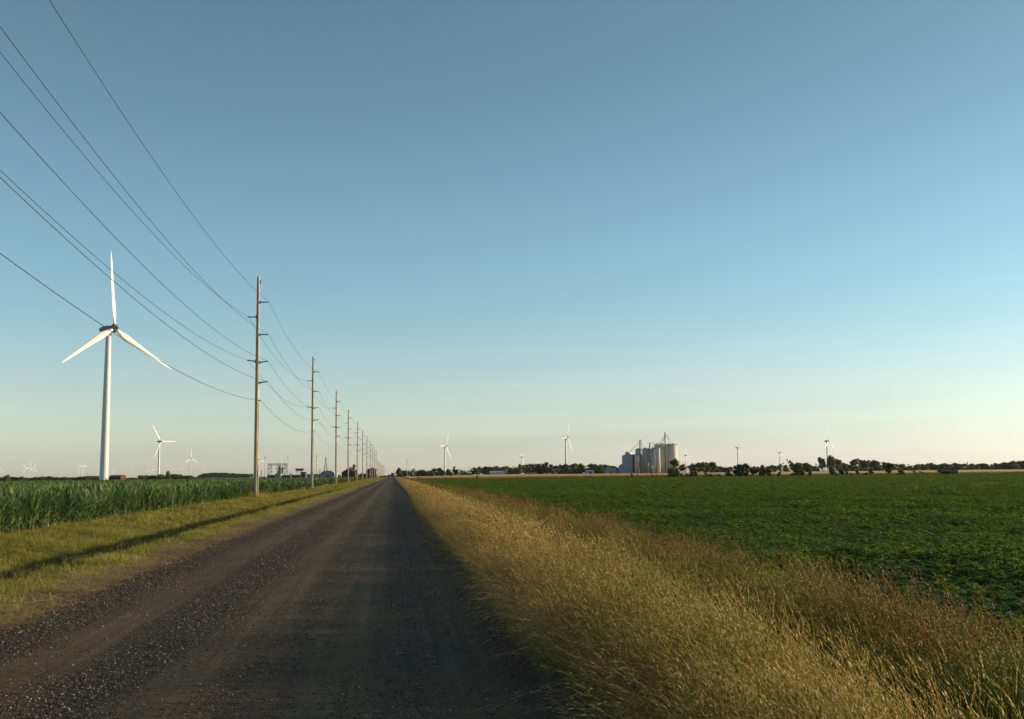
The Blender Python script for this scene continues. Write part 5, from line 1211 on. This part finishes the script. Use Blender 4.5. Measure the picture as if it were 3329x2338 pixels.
# ------------------------------------------------------------------ near plants
def leafy_weed(u, v, d, w_, h, label, seed):
    g = at(u, v, d); r_ = empty('weed_bush', (g.x, g.y, g1(g.x, g.y)), U(0, 6), label, 'bush'); st = MB(); lf = MB()
    for _ in range(16):
        a = U(0, 6.28); ln = h * U(.5, 1.0); e = ribbon(st, (U(-.1, .1), U(-.1, .1), 0), a, U(.0, .3), U(.3, 1.0) * w_ / h * .8, ln, .012, .005, 3, (.6, .8, .4), (.8, 1, .5))
        for k in range(34):
            t = U(.15, 1.05); p_ = Vector((0, 0, 0)).lerp(e, t) + Vector((U(-.14, .14), U(-.14, .14), U(-.1, .1)))
            leaflet(lf, p_, U(0, 6.28), U(-.7, .5), U(.07, .13), U(.05, .08), random.choice([(.8, .9, .8), (1, 1, 1), (.6, .7, .6)]))
    st.build('stems', M['corn'], r_, colattr=True); lf.build('leaves', M['soy'], r_, colattr=True)
leafy_weed(738, 1625, 80, 1.4, 1.15, 'dark green leafy weed bush at the corn edge left of the nearest pole', 1)
leafy_weed(1000, 1589, 146, 1.6, 1.0, 'dark weed bush at the foot of the second pole', 2)
def pole_tufts():
    X = []; Y = []
    for i, (x, y, z) in enumerate(POLES[1:7]):
        n = 60 if i else 110; a = rng.uniform(0, 6.28, n); r = rng.uniform(.2, 1.5, n) ** 1; X.append(x + r * np.cos(a)); Y.append(y + r * np.sin(a) * 1.4)
    x, y = np.concatenate(X), np.concatenate(Y); put('pole_foot_grass', dry_mid, x, y, 5, .5, .95, 4, .15, None, 'tall brownish grass left unmown around the feet of the poles', 'grass')
pole_tufts()
def flower_clump():
    p = at(923, 1668, 44); x, y = -4.95, p.y; r_ = empty('wildflower', (x, y, g1(x, y)), 0, 'yellow wildflower clump at the left edge of the gravel', 'wildflower'); mb = MB()
    for _ in range(60): ribbon(mb, (U(-.3, .3), U(-.4, .4), 0), U(0, 6), .1, .9, U(.15, .3), .012, .004, 2)
    mb.build('stems', M['greeng'], r_, colattr=True); fb = MB()
    for _ in range(45):
        c = Vector((U(-.35, .35), U(-.45, .45), U(.14, .28)))
        for k in range(5): a = k * 1.256; fb.add([c, c + Vector((math.cos(a), math.sin(a), .2)) * .022, c + Vector((math.cos(a + .5), math.sin(a + .5), .2)) * .022], [(0, 1, 2)])
    m, nt, b = newmat('yellow_petal'); b.inputs['Base Color'].default_value = (.6, .4, .03, 1); fb.build('blossoms', m, r_)
flower_clump()

# ------------------------------------------------------------------ air
def haze():
    mb = MB(); mb.box(-9500, 9500, -9500, 13500, -2.2, 175)
    m = bpy.data.materials.new('evening_haze'); m.use_nodes = True; nt = m.node_tree; nt.nodes.clear()
    o_ = nt.nodes.new('ShaderNodeOutputMaterial'); v = nt.nodes.new('ShaderNodeVolumePrincipled')
    v.inputs['Color'].default_value = (.82, .86, .92, 1); v.inputs['Density'].default_value = 2e-5; v.inputs['Anisotropy'].default_value = .2
    nt.links.new(v.outputs[0], o_.inputs['Volume'])
    tag(mb.build('haze', m), 'thin evening haze lying over the fields', 'haze', None, 'stuff')
haze()
